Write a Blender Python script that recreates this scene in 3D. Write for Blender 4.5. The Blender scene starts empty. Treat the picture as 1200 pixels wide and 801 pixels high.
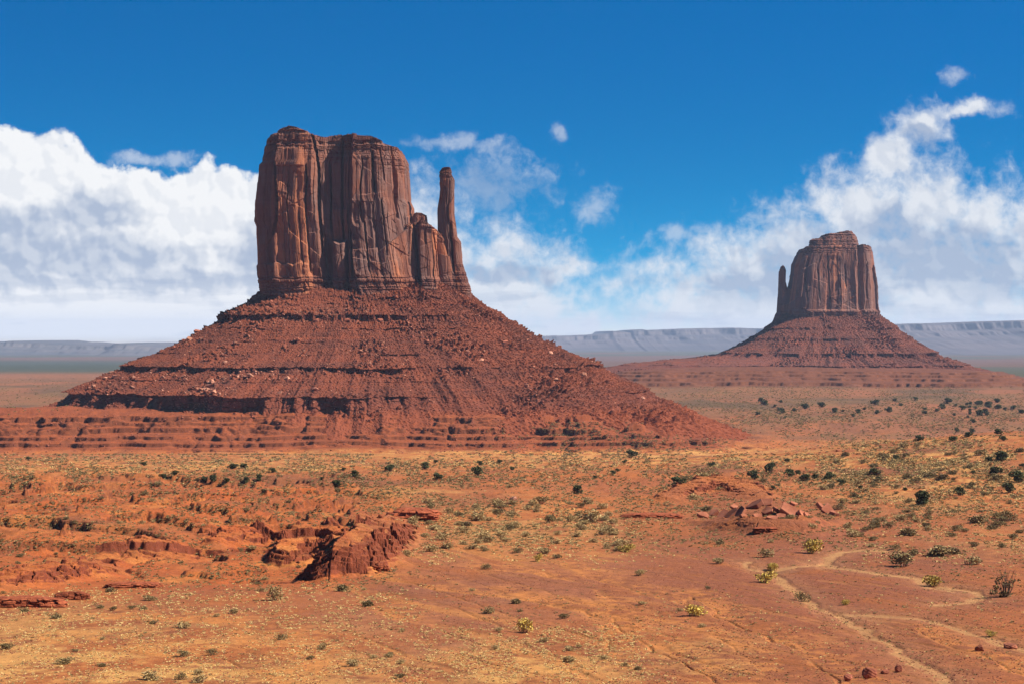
import bpy, bmesh, math, random
import numpy as np
from mathutils import Vector, Matrix

# ------------------------------------------------------------------ camera, sky, sun, exposure
S = bpy.context.scene
COL = S.collection
F = 2350.0            # focal length measured in photograph pixels (1200 wide)
CZ = 95.0             # camera height above the valley floor
HY = 390.0            # photograph row of the true horizon

cam_d = bpy.data.cameras.new('camera')
cam_d.sensor_width = 36.0
cam_d.lens = F / 1200.0 * 36.0
cam_d.shift_y = -(400.5 - HY) / 1200.0
cam_d.clip_start = 1.0
cam_d.clip_end = 200000.0
cam = bpy.data.objects.new('camera', cam_d)
cam.location = (0, 0, CZ)
cam.rotation_euler = (math.radians(90), 0, 0)
COL.objects.link(cam)
S.camera = cam

S.view_settings.view_transform = 'Standard'
S.view_settings.look = 'None'
S.view_settings.gamma = 1.0
S.view_settings.use_curve_mapping = False
EXPO = 1.0
S.view_settings.exposure = EXPO

SUN_EL = math.radians(43)
SUN_AZ = math.radians(102)      # clockwise from +Y (the view direction): sun to the right, a little behind
sun_dir = Vector((math.sin(SUN_AZ) * math.cos(SUN_EL), math.cos(SUN_AZ) * math.cos(SUN_EL), math.sin(SUN_EL)))
sun_d = bpy.data.lights.new('sun', 'SUN')
sun_d.energy = 5.0
sun_d.angle = math.radians(0.5)
sun_d.color = (1.0, 0.93, 0.84)
sun = bpy.data.objects.new('sun', sun_d)
sun.rotation_euler = (-sun_dir).to_track_quat('-Z', 'Y').to_euler()
COL.objects.link(sun)


class NT:
    """small helper for writing node trees"""
    def __init__(self, tree):
        self.t = tree
        self.n = tree.nodes
        self.l = tree.links

    def node(self, typ, **kw):
        n = self.n.new(typ)
        for k, v in kw.items():
            setattr(n, k, v)
        return n

    def put(self, sock, v):
        if isinstance(v, bpy.types.NodeSocket):
            self.l.new(v, sock)
        elif v is not None:
            if hasattr(sock, 'default_value'):
                try:
                    sock.default_value = v
                except Exception:
                    sock.default_value = (*v, 1.0)

    def math(self, op, a, b=None, c=None, clamp=False):
        n = self.node('ShaderNodeMath', operation=op, use_clamp=clamp)
        self.put(n.inputs[0], a)
        if b is not None: self.put(n.inputs[1], b)
        if c is not None: self.put(n.inputs[2], c)
        return n.outputs[0]

    def vmath(self, op, a, b=None, scale=None):
        n = self.node('ShaderNodeVectorMath', operation=op)
        self.put(n.inputs[0], a)
        if b is not None: self.put(n.inputs[1], b)
        if scale is not None: self.put(n.inputs['Scale'], scale)
        return n.outputs[1] if op in ('LENGTH', 'DOT_PRODUCT', 'DISTANCE') else n.outputs[0]

    def comb(self, x, y, z):
        n = self.node('ShaderNodeCombineXYZ')
        self.put(n.inputs[0], x); self.put(n.inputs[1], y); self.put(n.inputs[2], z)
        return n.outputs[0]

    def sep(self, v):
        n = self.node('ShaderNodeSeparateXYZ')
        self.put(n.inputs[0], v)
        return n.outputs

    def noise(self, vec, scale=1.0, detail=3.0, rough=0.55, dist=0.0, dim='3D'):
        n = self.node('ShaderNodeTexNoise', noise_dimensions=dim)
        self.put(n.inputs['Vector'], vec)
        n.inputs['Scale'].default_value = scale
        n.inputs['Detail'].default_value = detail
        n.inputs['Roughness'].default_value = rough
        n.inputs['Distortion'].default_value = dist
        return n.outputs[0]

    def smooth(self, v, a, b, to0=0.0, to1=1.0, kind='SMOOTHSTEP'):
        n = self.node('ShaderNodeMapRange', interpolation_type=kind)
        self.put(n.inputs[0], v)
        for i, q in enumerate((a, b, to0, to1)):
            self.put(n.inputs[1 + i], q)
        return n.outputs[0]

    def mix(self, f, a, b, blend='MIX'):
        n = self.node('ShaderNodeMix', data_type='RGBA', blend_type=blend)
        self.put(n.inputs[0], f)
        self.put(n.inputs[6], (*a, 1.0) if isinstance(a, tuple) else a)
        self.put(n.inputs[7], (*b, 1.0) if isinstance(b, tuple) else b)
        return n.outputs[2]

    def attr(self, name):
        n = self.node('ShaderNodeAttribute', attribute_name=name)
        return n


def build_world():
    w = bpy.data.worlds.new('World')
    S.world = w
    w.use_nodes = True
    w.node_tree.nodes.clear()
    k = NT(w.node_tree)
    STR = 0.05
    E = STR * 2 ** EXPO            # what a sky value of 1 shows as
    geo = k.node('ShaderNodeTexCoord').outputs['Generated']
    x, y, z = k.sep(geo)
    # the sky dome: deep desert blue
    sky = k.node('ShaderNodeTexSky', sky_type='NISHITA')
    sky.sun_disc = False
    sky.sun_elevation = SUN_EL
    sky.sun_rotation = SUN_AZ
    sky.altitude = 1700
    sky.air_density = 1.0
    sky.dust_density = 0.3
    sky.ozone_density = 3.0
    zz = k.math('MULTIPLY_ADD', z, 3.6, 0.05)
    vec = k.vmath('NORMALIZE', k.comb(x, y, k.math('MAXIMUM', zz, 0.02)))
    k.put(sky.inputs[0], vec)
    hs = k.node('ShaderNodeHueSaturation')
    hs.inputs['Saturation'].default_value = 1.6
    hs.inputs['Value'].default_value = 1.0
    k.put(hs.inputs['Color'], sky.outputs[0])
    tint = k.mix(k.smooth(z, 0.015, 0.165), (2.8, 1.72, 1.36), (0.0, 1.78, 1.72))
    blue = k.mix(1.0, hs.outputs[0], tint, 'MULTIPLY')
    # clouds: fields over the compass direction (U to the right of +Y, V upwards), hundredths of the focal length
    yy = k.math('MAXIMUM', k.math('ABSOLUTE', y), 0.08)
    U = k.math('MULTIPLY', k.math('DIVIDE', x, yy), F / 100)
    V = k.math('MULTIPLY', k.math('DIVIDE', z, yy), F / 100)
    P = k.comb(U, V, 0.0)
    w1 = k.node('ShaderNodeTexNoise', noise_dimensions='2D')
    k.put(w1.inputs['Vector'], P)
    w1.inputs['Scale'].default_value = 1.5; w1.inputs['Detail'].default_value = 5; w1.inputs['Roughness'].default_value = .6
    warp = k.vmath('SCALE', k.vmath('SUBTRACT', w1.outputs['Color'], (0.5, 0.5, 0.5)), scale=0.42)
    PW = k.vmath('ADD', P, warp)

    def blob(px, py, rx, ry, soft=1.0, power=1.0):
        c = ((px - 600) / 100, (HY - py) / 100, 0)
        d = k.vmath('SUBTRACT', PW, c)
        d = k.vmath('MULTIPLY', d, (100 / rx, 100 / ry, 0))
        ln = k.vmath('LENGTH', d)
        return k.math('MULTIPLY', k.math('SUBTRACT', 1.0, ln), power)

    def union(lst, sm=0.25):
        r = None
        for a in lst:
            b = blob(*a)
            r = b if r is None else k.math('SMOOTH_MAX', r, b, sm)
        return r

    dense = union([(22, 215, 80, 72), (92, 226, 58, 58), (-50, 250, 100, 90), (165, 262, 60, 66), (235, 252, 62, 66),
                   (290, 262, 55, 62), (120, 330, 330, 120), (330, 330, 80, 95), (-120, 330, 180, 110)])
    thin = union([(600, 345, 88, 84), (560, 370, 110, 110), (500, 300, 60, 90), (655, 385, 50, 24), (640, 318, 62, 17), (520, 300, 40, 60),
                  (1010, 250, 66, 60), (940, 292, 84, 52), (870, 320, 80, 52), (800, 365, 62, 42),
                  (1085, 240, 62, 56), (1150, 262, 64, 50), (1215, 268, 54, 52), (1110, 335, 250, 115), (930, 365, 230, 85), (985, 320, 120, 60),
                  (1082, 148, 42, 26), (1040, 190, 36, 34), (1135, 128, 34, 11), (690, 380, 24, 16)])
    faint = union([(580, 215, 92, 42), (500, 240, 50, 50), (695, 246, 28, 26), (655, 154, 13, 12), (792, 276, 46, 17),
                   (165, 189, 50, 11), (205, 186, 30, 10), (1122, 89, 15, 13), (730, 358, 12, 20), (1160, 128, 30, 12), 
                   (545, 172, 80, 14), (880, 285, 40, 20)], 0.2)
    nb = k.math('SUBTRACT', k.noise(P, 2.1, 9, 0.60, 0.3, '2D'), 0.5)
    nf = k.math('SUBTRACT', k.noise(P, 5.5, 8, 0.62, 0.2, '2D'), 0.5)
    def puffs(vec):
        r = None
        for sc_, am in ((2.3, 0.50), (5.0, 0.20), (11.0, 0.08)):
            v = k.node('ShaderNodeTexVoronoi', voronoi_dimensions='2D', feature='SMOOTH_F1')
            v.inputs['Scale'].default_value = sc_; v.inputs['Smoothness'].default_value = 0.45
            k.put(v.inputs['Vector'], vec)
            q = k.math('MULTIPLY', k.math('SUBTRACT', 0.42, v.outputs['Distance']), am)
            r = q if r is None else k.math('ADD', r, q)
        return r
    P2 = k.vmath('ADD', P, k.vmath('SCALE', warp, scale=0.55))
    pf = puffs(P2)
    fd = k.math('MULTIPLY_ADD', nb, 0.35, k.math('MULTIPLY_ADD', pf, 0.85, k.math('MULTIPLY_ADD', nf, 0.26, dense)))
    ft = k.math('MULTIPLY_ADD', nb, 1.0, k.math('MULTIPLY_ADD', pf, 0.6, k.math('MULTIPLY_ADD', nf, 0.95, thin)))
    ff = k.math('MULTIPLY_ADD', nb, 1.4, k.math('MULTIPLY_ADD', nf, 1.7, faint))
    ad = k.smooth(fd, 0.0, 0.19)
    at = k.smooth(ft, -0.30, 0.72, 0.0, 0.95)
    af = k.smooth(ff, -0.1, 1.1, 0.0, 0.46)
    alpha = k.math('MAXIMUM', ad, k.math('MAXIMUM', at, af))
    alpha = k.math('MULTIPLY', alpha, k.smooth(z, -0.01, 0.0))
    # billow relief: cloud thickness towards the sun compared with here
    off = (0.055, 0.06, 0.0)
    Q = k.vmath('ADD', P, off)
    rel = k.math('SUBTRACT', pf, puffs(k.vmath('ADD', P2, off)))
    grey = union([(105, 248, 62, 30), (40, 262, 60, 26), (70, 300, 130, 34), (150, 300, 90, 26), (30, 330, 190, 14), (230, 330, 160, 16),
                  (1110, 305, 170, 46), (960, 310, 90, 46), (1040, 265, 60, 30), (860, 340, 70, 30), (590, 225, 80, 30), (1170, 340, 70, 22),
                  (600, 322, 70, 14), (1080, 160, 34, 14), (300, 300, 60, 40), (1000, 350, 60, 22)], 0.3)
    g = k.math('MULTIPLY_ADD', k.math('SUBTRACT', k.noise(P, 1.6, 4, 0.5, 0.2, '2D'), 0.5), 0.9, k.math('MULTIPLY_ADD', pf, -0.25, k.math('MULTIPLY_ADD', nf, 0.35, grey)))
    sh = k.smooth(g, -0.28, 0.62, 0.0, 0.80)
    sh = k.math('ADD', sh, k.smooth(rel, 0.09, -0.09, -0.15, 0.20), clamp=True)
    # low bank close to the horizon turns white again
    st = k.noise(k.comb(k.math('MULTIPLY', U, 0.5), k.math('MULTIPLY', V, 4.0), 3.0), 1.0, 5, 0.6)
    sh = k.math('MULTIPLY', sh, k.smooth(V, 0.15, 0.75, 0.55, 1.0))
    sh = k.math('ADD', sh, k.math('MULTIPLY', k.smooth(V, 0.95, 0.35), k.smooth(st, 0.45, 0.65, -0.12, 0.30)), clamp=True)
    notleft = k.smooth(U, -3.2, -1.0)
    sh = k.math('ADD', sh, k.math('MULTIPLY', notleft, 0.24), clamp=True)
    cc = k.mix(sh, (0.93, 0.94, 0.96), (0.43, 0.51, 0.66))
    cc = k.mix(1.0, cc, (1 / E, 1 / E, 1 / E), 'MULTIPLY')
    alpha = k.math('MULTIPLY', alpha, k.smooth(y, -0.15, 0.15))
    col = k.mix(alpha, blue, cc)
    # below the horizon: the desert going on beyond what is built
    col = k.mix(k.smooth(z, 0.0, -0.012), col, (0.16 / E, 0.07 / E, 0.035 / E))
    bg = k.node('ShaderNodeBackground')
    bg.inputs['Strength'].default_value = STR
    k.put(bg.inputs['Color'], col)
    out = k.node('ShaderNodeOutputWorld')
    k.l.new(bg.outputs[0], out.inputs['Surface'])


build_world()

# ------------------------------------------------------------------ numeric noise
def _perm(seed):
    r = np.random.RandomState(seed)
    p = r.permutation(256)
    return np.concatenate([p, p, p]).astype(np.int32)

_PC = {}
def P_(seed):
    if seed not in _PC:
        _PC[seed] = (_perm(seed), np.random.RandomState(seed + 999).rand(256) * 2 * np.pi)
    return _PC[seed]

def perlin(x, y, seed=0):
    p, ang = P_(seed)
    x = np.asarray(x, np.float64); y = np.asarray(y, np.float64)
    xf = np.floor(x); yf = np.floor(y)
    xi = xf.astype(np.int64) & 255; yi = yf.astype(np.int64) & 255
    fx = x - xf; fy = y - yf
    u = fx * fx * fx * (fx * (fx * 6 - 15) + 10); v = fy * fy * fy * (fy * (fy * 6 - 15) + 10)
    ca, sa = np.cos(ang), np.sin(ang)
    def g(ix, iy, dx, dy):
        h = p[p[ix & 255] + (iy & 255)]
        return ca[h] * dx + sa[h] * dy
    a = g(xi, yi, fx, fy); b = g(xi + 1, yi, fx - 1, fy)
    c = g(xi, yi + 1, fx, fy - 1); d = g(xi + 1, yi + 1, fx - 1, fy - 1)
    return 1.4 * ((a + u * (b - a)) + v * ((c + u * (d - c)) - (a + u * (b - a))))

def fbm(x, y, o=4, seed=0, gain=0.5, lac=2.03):
    r = 0; a = 1.0; t = 0
    for i in range(o):
        r = r + a * perlin(x, y, seed + i); t += a
        a *= gain; x = x * lac + 13.7; y = y * lac + 7.1
    return r / t

def ridged(x, y, o=4, seed=0, gain=0.5):
    r = 0; a = 1.0; t = 0
    for i in range(o):
        r = r + a * (1 - 2 * np.abs(perlin(x, y, seed + i))); t += a
        a *= gain; x = x * 2.03 + 3.1; y = y * 2.03 + 9.7
    return r / t

def worley(x, y, seed=0):
    """distance to nearest and second point, random value of the cell, vector to its centre"""
    rs = np.random.RandomState(seed)
    tab = rs.rand(4, 65536)
    xf = np.floor(x).astype(np.int64); yf = np.floor(y).astype(np.int64)
    b1 = np.full(x.shape, 9.0); b2 = np.full(x.shape, 9.0)
    rid = np.zeros(x.shape); rid2 = np.zeros(x.shape); dx0 = np.zeros(x.shape); dy0 = np.zeros(x.shape)
    for i in (-1, 0, 1):
        for j in (-1, 0, 1):
            h = (((xf + i) * 73856093) ^ ((yf + j) * 19349663)) & 65535
            dx = x - (xf + i + tab[0][h]); dy = y - (yf + j + tab[1][h])
            d = np.sqrt(dx * dx + dy * dy)
            m = d < b1
            b2 = np.where(m, b1, np.minimum(b2, d))
            b1 = np.where(m, d, b1)
            rid = np.where(m, tab[2][h], rid); rid2 = np.where(m, tab[3][h], rid2)
            dx0 = np.where(m, dx, dx0); dy0 = np.where(m, dy, dy0)
    return b1, b2, rid, rid2, dx0, dy0

def sstep(a, b, v):
    t = np.clip((v - a) / (b - a), 0, 1)
    return t * t * (3 - 2 * t)

# ------------------------------------------------------------------ object helpers
def mesh_np(name, V, Q, mat=None, parent=None, smooth=True, attrs=None, cattrs=None):
    me = bpy.data.meshes.new(name)
    V = np.asarray(V, np.float32); Q = np.asarray(Q, np.int32)
    n = Q.shape[1]
    me.vertices.add(len(V)); me.vertices.foreach_set('co', V.ravel())
    me.loops.add(Q.size); me.loops.foreach_set('vertex_index', Q.ravel())
    me.polygons.add(len(Q))
    me.polygons.foreach_set('loop_start', np.arange(0, Q.size, n, dtype=np.int32))
    me.polygons.foreach_set('loop_total', np.full(len(Q), n, np.int32))
    me.polygons.foreach_set('use_smooth', np.full(len(Q), smooth))
    me.update(calc_edges=True)
    for k, a in (attrs or {}).items():
        at = me.attributes.new(k, 'FLOAT', 'POINT')
        at.data.foreach_set('value', np.asarray(a, np.float32).ravel())
    for k, a in (cattrs or {}).items():
        at = me.attributes.new(k, 'FLOAT_COLOR', 'POINT')
        a = np.asarray(a, np.float32)
        if a.shape[1] == 3: a = np.concatenate([a, np.ones((len(a), 1), np.float32)], 1)
        at.data.foreach_set('color', a.ravel())
    if mat: me.materials.append(mat)
    o = bpy.data.objects.new(name, me)
    COL.objects.link(o)
    if parent: o.parent = parent
    return o

def grid_quads(nr, nc, wrap=False):
    i = np.arange(nr - 1)[:, None]; j = np.arange(nc if wrap else nc - 1)[None, :]
    j2 = (j + 1) % nc
    a = i * nc + j; b = i * nc + j2; c = (i + 1) * nc + j2; d = (i + 1) * nc + j
    return np.stack(np.broadcast_arrays(a, b, c, d), -1).reshape(-1, 4)

def tag(o, label=None, cat=None, group=None, kind=None):
    if label: o['label'] = label
    if cat: o['category'] = cat
    if group: o['group'] = group
    if kind: o['kind'] = kind
    return o

def empty(name, loc):
    o = bpy.data.objects.new(name, None)
    o.location = loc
    COL.objects.link(o)
    return o

def copy_tree(o, parent=None):
    c = o.copy(); COL.objects.link(c); c.parent = parent
    for ch in list(o.children):
        copy_tree(ch, c)
    return c

def px2w(px, py, D):
    return (px - 600) / F * D, CZ + (HY - py) / F * D

# ------------------------------------------------------------------ materials
def new_mat(name):
    m = bpy.data.materials.new(name)
    m.use_nodes = True
    m.node_tree.nodes.clear()
    k = NT(m.node_tree)
    b = k.node('ShaderNodeBsdfPrincipled')
    b.inputs['Roughness'].default_value = 0.92
    b.inputs['Specular IOR Level'].default_value = 0.15
    o = k.node('ShaderNodeOutputMaterial')
    k.l.new(b.outputs[0], o.inputs['Surface'])
    return m, k, b

def set_bump(k, b, h, dist, strength=1.0):
    n = k.node('ShaderNodeBump')
    n.inputs['Distance'].default_value = dist
    n.inputs['Strength'].default_value = strength
    k.put(n.inputs['Height'], h)
    k.l.new(n.outputs[0], b.inputs['Normal'])

def mat_ground():
    m, k, b = new_mat('desert_soil')
    pos = k.node('ShaderNodeNewGeometry').outputs['Position']
    base = k.attr('soil').outputs['Color']
    n1 = k.noise(pos, 1.3, 6, 0.65)
    n2 = k.noise(pos, 7.0, 4, 0.6)
    v = k.math('ADD', k.smooth(n1, 0.3, 0.7, 0.78, 1.2, 'LINEAR'), k.math('ADD', k.smooth(n2, 0.3, 0.7, -0.20, 0.20, 'LINEAR'), k.smooth(k.noise(pos, 2.6, 3, 0.7), 0.60, 0.70, 0.0, -0.28)))
    c = k.mix(1.0, base, k.comb(v, v, v), 'MULTIPLY')
    k.put(b.inputs['Base Color'], c)
    set_bump(k, b, k.math('ADD', n1, k.math('MULTIPLY', n2, 0.4)), 0.45, 0.7)
    return m

def mat_cliff(name, tint=1.0, scale=1.0, wash=0.0):
    m, k, b = new_mat(name)
    pos = k.node('ShaderNodeTexCoord').outputs['Object']
    tone = k.attr('tone').outputs['Fac']
    beds = k.attr('beds').outputs['Fac']
    x, y, z = k.sep(pos)
    st = k.noise(k.vmath('MULTIPLY', pos, (0.07 / scale, 0.07 / scale, 0.022 / scale)), 1.0, 7, 0.62, 0.3)
    st2 = k.noise(k.vmath('MULTIPLY', pos, (0.6 / scale, 0.6 / scale, 0.035 / scale)), 1.0, 5, 0.6)
    big = k.noise(pos, 0.03 / scale, 4, 0.6)
    c = k.mix(k.smooth(k.math('MULTIPLY_ADD', big, 0.6, k.math('MULTIPLY', tone, 0.55)), 0.36, 0.74), (0.165, 0.069, 0.047), (0.30, 0.112, 0.060))
    c = k.mix(k.smooth(tone, 0.66, 0.74, 0.0, 0.85), c, (0.46, 0.165, 0.072))
    c = k.mix(k.smooth(k.math('MULTIPLY_ADD', tone, -0.25, st), 0.30, 0.52, 0.0, 0.62), c, (0.215, 0.135, 0.110))
    c = k.mix(k.smooth(st2, 0.56, 0.76, 0.0, 0.4), c, (0.085, 0.045, 0.04))
    bed = k.noise(k.vmath('MULTIPLY', pos, (0.012, 0.012, 0.42 / scale)), 1.0, 4, 0.65)
    c = k.mix(k.math('MULTIPLY', k.smooth(bed, 0.42, 0.60), k.math('MULTIPLY_ADD', beds, 0.55, 0.16)), c, (0.14, 0.048, 0.034))
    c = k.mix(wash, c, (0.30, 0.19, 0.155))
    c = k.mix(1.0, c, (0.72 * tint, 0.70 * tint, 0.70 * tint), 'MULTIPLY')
    k.put(b.inputs['Base Color'], c)
    h = k.math('ADD', k.noise(pos, 0.9 / scale, 6, 0.65), k.math('MULTIPLY', k.math('MULTIPLY', bed, beds), 0.8))
    set_bump(k, b, h, 0.55 * scale, 0.7)
    return m

def mat_talus(name, a=(0.195, 0.055, 0.026), d=(0.130, 0.041, 0.024), e=(0.28, 0.105, 0.060), low=(0.27, 0.073, 0.028)):
    m, k, b = new_mat(name)
    pos = k.node('ShaderNodeTexCoord').outputs['Object']
    rock = k.attr('tone').outputs['Fac']
    n1 = k.noise(pos, 0.03, 5, 0.6)
    n2 = k.noise(pos, 0.55, 6, 0.7)
    n3 = k.noise(k.vmath('MULTIPLY', pos, (0.01, 0.01, 0.30)), 1.0, 4, 0.6)
    c = k.mix(k.smooth(n1, 0.36, 0.62), d, a)
    c = k.mix(k.smooth(n3, 0.5, 0.68, 0.0, 0.5), c, (0.25, 0.065, 0.028))
    c = k.mix(k.smooth(n2, 0.52, 0.70, 0.0, 0.8), c, e)
    c = k.mix(k.smooth(n2, 0.48, 0.30, 0.0, 0.75), c, (0.10, 0.032, 0.022))
    c = k.mix(k.math('MULTIPLY', rock, 0.75), c, (0.17, 0.055, 0.035))
    zz = k.math('MULTIPLY_ADD', n1, 10.0, k.sep(pos)[2])
    c = k.mix(k.smooth(zz, 42.0, 32.0, 0.0, 0.7), c, low)
    c = k.mix(1.0, c, (0.76, 0.68, 0.62), 'MULTIPLY')
    k.put(b.inputs['Base Color'], c)
    set_bump(k, b, n2, 1.1, 0.8)
    return m

def mat_rock(name, c1, c2, scale=1.0, bump=0.25):
    m, k, b = new_mat(name)
    tc = k.node('ShaderNodeTexCoord').outputs['Object']
    oi = k.node('ShaderNodeObjectInfo').outputs['Random']
    pos = k.vmath('ADD', tc, k.comb(k.math('MULTIPLY', oi, 57.0), 0, 0))
    n = k.noise(pos, 1.6 * scale, 6, 0.65)
    bed = k.noise(k.vmath('MULTIPLY', pos, (0.15 * scale, 0.15 * scale, 2.2 * scale)), 1.0, 4, 0.6)
    c = k.mix(k.smooth(n, 0.33, 0.66), c1, c2)
    c = k.mix(k.smooth(bed, 0.5, 0.7, 0.0, 0.5), c, tuple(0.5 * q for q in c1))
    v = k.smooth(oi, 0, 1, 0.75, 1.25, 'LINEAR')
    c = k.mix(1.0, c, k.comb(v, v, v), 'MULTIPLY')
    k.put(b.inputs['Base Color'], c)
    set_bump(k, b, k.math('ADD', n, k.math('MULTIPLY', bed, 0.5)), bump, 0.8)
    return m

def mat_leaf(name, c1, c2, c3=None):
    m, k, b = new_mat(name)
    isl = k.node('ShaderNodeNewGeometry').outputs['Random Per Island']
    oi = k.node('ShaderNodeObjectInfo').outputs['Random']
    c = k.mix(isl, c1, c2)
    if c3: c = k.mix(k.smooth(isl, 0.75, 0.9), c, c3)
    v = k.smooth(oi, 0, 1, 0.8, 1.2, 'LINEAR')
    c = k.mix(1.0, c, k.comb(v, v, v), 'MULTIPLY')
    k.put(b.inputs['Base Color'], c)
    b.inputs['Roughness'].default_value = 0.75
    return m

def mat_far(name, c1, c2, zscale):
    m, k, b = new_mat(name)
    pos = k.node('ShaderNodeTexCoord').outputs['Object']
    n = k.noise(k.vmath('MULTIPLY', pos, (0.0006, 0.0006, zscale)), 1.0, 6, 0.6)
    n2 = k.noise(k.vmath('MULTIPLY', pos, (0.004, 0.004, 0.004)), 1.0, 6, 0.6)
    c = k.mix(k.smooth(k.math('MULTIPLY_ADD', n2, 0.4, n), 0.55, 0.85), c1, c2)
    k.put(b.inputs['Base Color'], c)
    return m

M = dict(
    ground=mat_ground(),
    cliff=mat_cliff('varnished_sandstone'),
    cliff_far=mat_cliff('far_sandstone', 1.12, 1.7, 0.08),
    talus=mat_talus('talus_debris'),
    talus_far=mat_talus('far_talus_debris', (0.18, 0.062, 0.040), (0.125, 0.048, 0.034), (0.23, 0.10, 0.068), (0.16, 0.056, 0.036)),
    boulder=mat_rock('pale_boulder_stone', (0.28, 0.105, 0.058), (0.44, 0.205, 0.125), 0.6, 0.3),
    boulder_red=mat_rock('red_boulder_stone', (0.19, 0.06, 0.035), (0.33, 0.105, 0.055), 0.6, 0.3),
    outcrop=mat_rock('red_bedrock', (0.19, 0.044, 0.018), (0.31, 0.082, 0.032), 0.5, 0.5),
    slab=mat_rock('slab_sandstone', (0.20, 0.062, 0.031), (0.34, 0.120, 0.062), 0.6, 0.3),
    juniper=mat_leaf('juniper_leaf', (0.042, 0.050, 0.018), (0.095, 0.098, 0.036), (0.14, 0.13, 0.05)),
    sage=mat_leaf('sage_leaf', (0.22, 0.150, 0.062), (0.38, 0.27, 0.115), (0.48, 0.34, 0.14)),
    scrub=mat_leaf('dark_scrub_leaf', (0.095, 0.070, 0.028), (0.20, 0.145, 0.058), (0.32, 0.22, 0.09)),
    yellow=mat_leaf('rabbitbrush_flower', (0.40, 0.27, 0.050), (0.56, 0.40, 0.09), (0.25, 0.18, 0.06)),
    straw=mat_leaf('dry_grass_blade', (0.52, 0.34, 0.12), (0.70, 0.49, 0.20), (0.34, 0.22, 0.085)),
    twig=mat_leaf('grey_twig', (0.17, 0.10, 0.07), (0.26, 0.17, 0.12)),
    bark=mat_leaf('juniper_bark', (0.10, 0.06, 0.04), (0.16, 0.10, 0.07)),
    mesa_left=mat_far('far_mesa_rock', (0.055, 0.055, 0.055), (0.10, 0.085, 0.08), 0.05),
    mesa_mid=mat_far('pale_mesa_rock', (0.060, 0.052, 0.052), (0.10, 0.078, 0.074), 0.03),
    paper=mat_rock('white_litter', (0.7, 0.7, 0.7), (0.8, 0.8, 0.8), 1, 0.01),
)

# ------------------------------------------------------------------ ground height
BASE = [(1, 93), (40, 84), (100, 72), (160, 64), (190, 61.8), (225, 59.6), (268, 57.4), (325, 54.9), (405, 51.9), (490, 49.1), (620, 44.9), (760, 40),
        (930, 33.7), (1150, 22), (1350, 11), (1500, 5.0), (1700, 0), (2600, 0), (3450, 4), (5000, -9), (8000, -41), (14000, -84),
        (20000, -96), (32000, -120)]
_bY = np.array([math.log(a) for a, _ in BASE]); _bZ = np.array([b for _, b in BASE], float)

def base_z(Y):
    L = np.log(np.maximum(Y, 1.0))
    # smoothed piecewise profile
    return (np.interp(L - 0.05, _bY, _bZ) + np.interp(L, _bY, _bZ) + np.interp(L + 0.05, _bY, _bZ)) / 3

def hit_base(px, py):
    Y = np.geomspace(60, 5000, 4000)
    row = HY + (CZ - base_z(Y)) / Y * F
    i = int(np.argmax(row <= py))
    return (px - 600) / F * Y[i], Y[i]

def poly(pts):
    return np.array([hit_base(*p) for p in pts])

def dist_poly(X, Y, pl, reach):
    """distance to a polyline and the signed side of it (positive left of its direction)"""
    d = np.full(X.shape, 1e9); sd = np.zeros(X.shape)
    for (a, b) in zip(pl[:-1], pl[1:]):
        m = (X > min(a[0], b[0]) - reach) & (X < max(a[0], b[0]) + reach) & (Y > min(a[1], b[1]) - reach) & (Y < max(a[1], b[1]) + reach)
        if not m.any(): continue
        px = X[m]; py = Y[m]; v = b - a; L = (v * v).sum() + 1e-9
        t = np.clip(((px - a[0]) * v[0] + (py - a[1]) * v[1]) / L, 0, 1)
        qx = px - a[0] - t * v[0]; qy = py - a[1] - t * v[1]
        dd = np.hypot(qx, qy)
        s = np.sign(v[0] * (py - a[1]) - v[1] * (px - a[0]))
        old = d[m]; c = dd < old
        old[c] = dd[c]; d[m] = old
        o2 = sd[m]; o2[c] = s[c]; sd[m] = o2
    return d, sd

WASH = [poly(p) for p in (
    [(1036, 643), (1010, 643), (987, 645), (970, 651), (968, 657), (977, 663), (1007, 667), (1047, 671), (1073, 674), (1092, 684), (1110, 688)],
    [(968, 655), (940, 661), (905, 664)],
    [(903, 665), (911, 672), (916, 683), (940, 695), (957, 707), (985, 716), (1017, 717), (1053, 720), (1080, 722), (1113, 732), (1153, 742), (1200, 757), (1240, 770)],
    [(985, 716), (1003, 727), (1027, 743), (1047, 753), (1073, 770), (1093, 787), (1103, 803), (1110, 830)],
    [(1092, 706), (1133, 703), (1149, 695), (1135, 688), (1105, 684)],
    [(880, 656), (872, 658), (880, 662), (905, 664)],
)]
WASH_W = [0.95, 0.5, 0.7, 0.55, 0.6, 0.4]
RILL = [poly(p) for p in (
    [(818, 700), (833, 714), (843, 723), (867, 733), (893, 740), (910, 750), (927, 757), (950, 772), (975, 790), (985, 810)],
    [(433, 678), (483, 683), (533, 693), (577, 698), (607, 700), (650, 707), (687, 713), (720, 730), (750, 750), (783, 767), (820, 783), (860, 805)],
    [(587, 693), (620, 702), (667, 712), (720, 718), (800, 733), (850, 752), (880, 775)],
    [(640, 655), (683, 673), (723, 685), (760, 695), (800, 707), (818, 700)],
    [(240, 728), (262, 736), (285, 752), (310, 765), (345, 782)],
    [(130, 722), (190, 724), (250, 730), (300, 738), (350, 745)],
    [(423, 706), (445, 712), (465, 722)], [(570, 668), (620, 671), (650, 676)], [(60, 752), (120, 757), (180, 765), (260, 770), (310, 795)],
    [(700, 700), (715, 722), (706, 745), (712, 770)], [(1075, 740), (1110, 752), (1160, 770), (1200, 788)],
)]
GULLY = poly([(372, 700), (388, 676), (410, 655), (438, 628), (462, 612), (478, 596)])
AN = np.array([1.0, 0.36])          # courses are measured wider along the gentle fall of the plain
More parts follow.
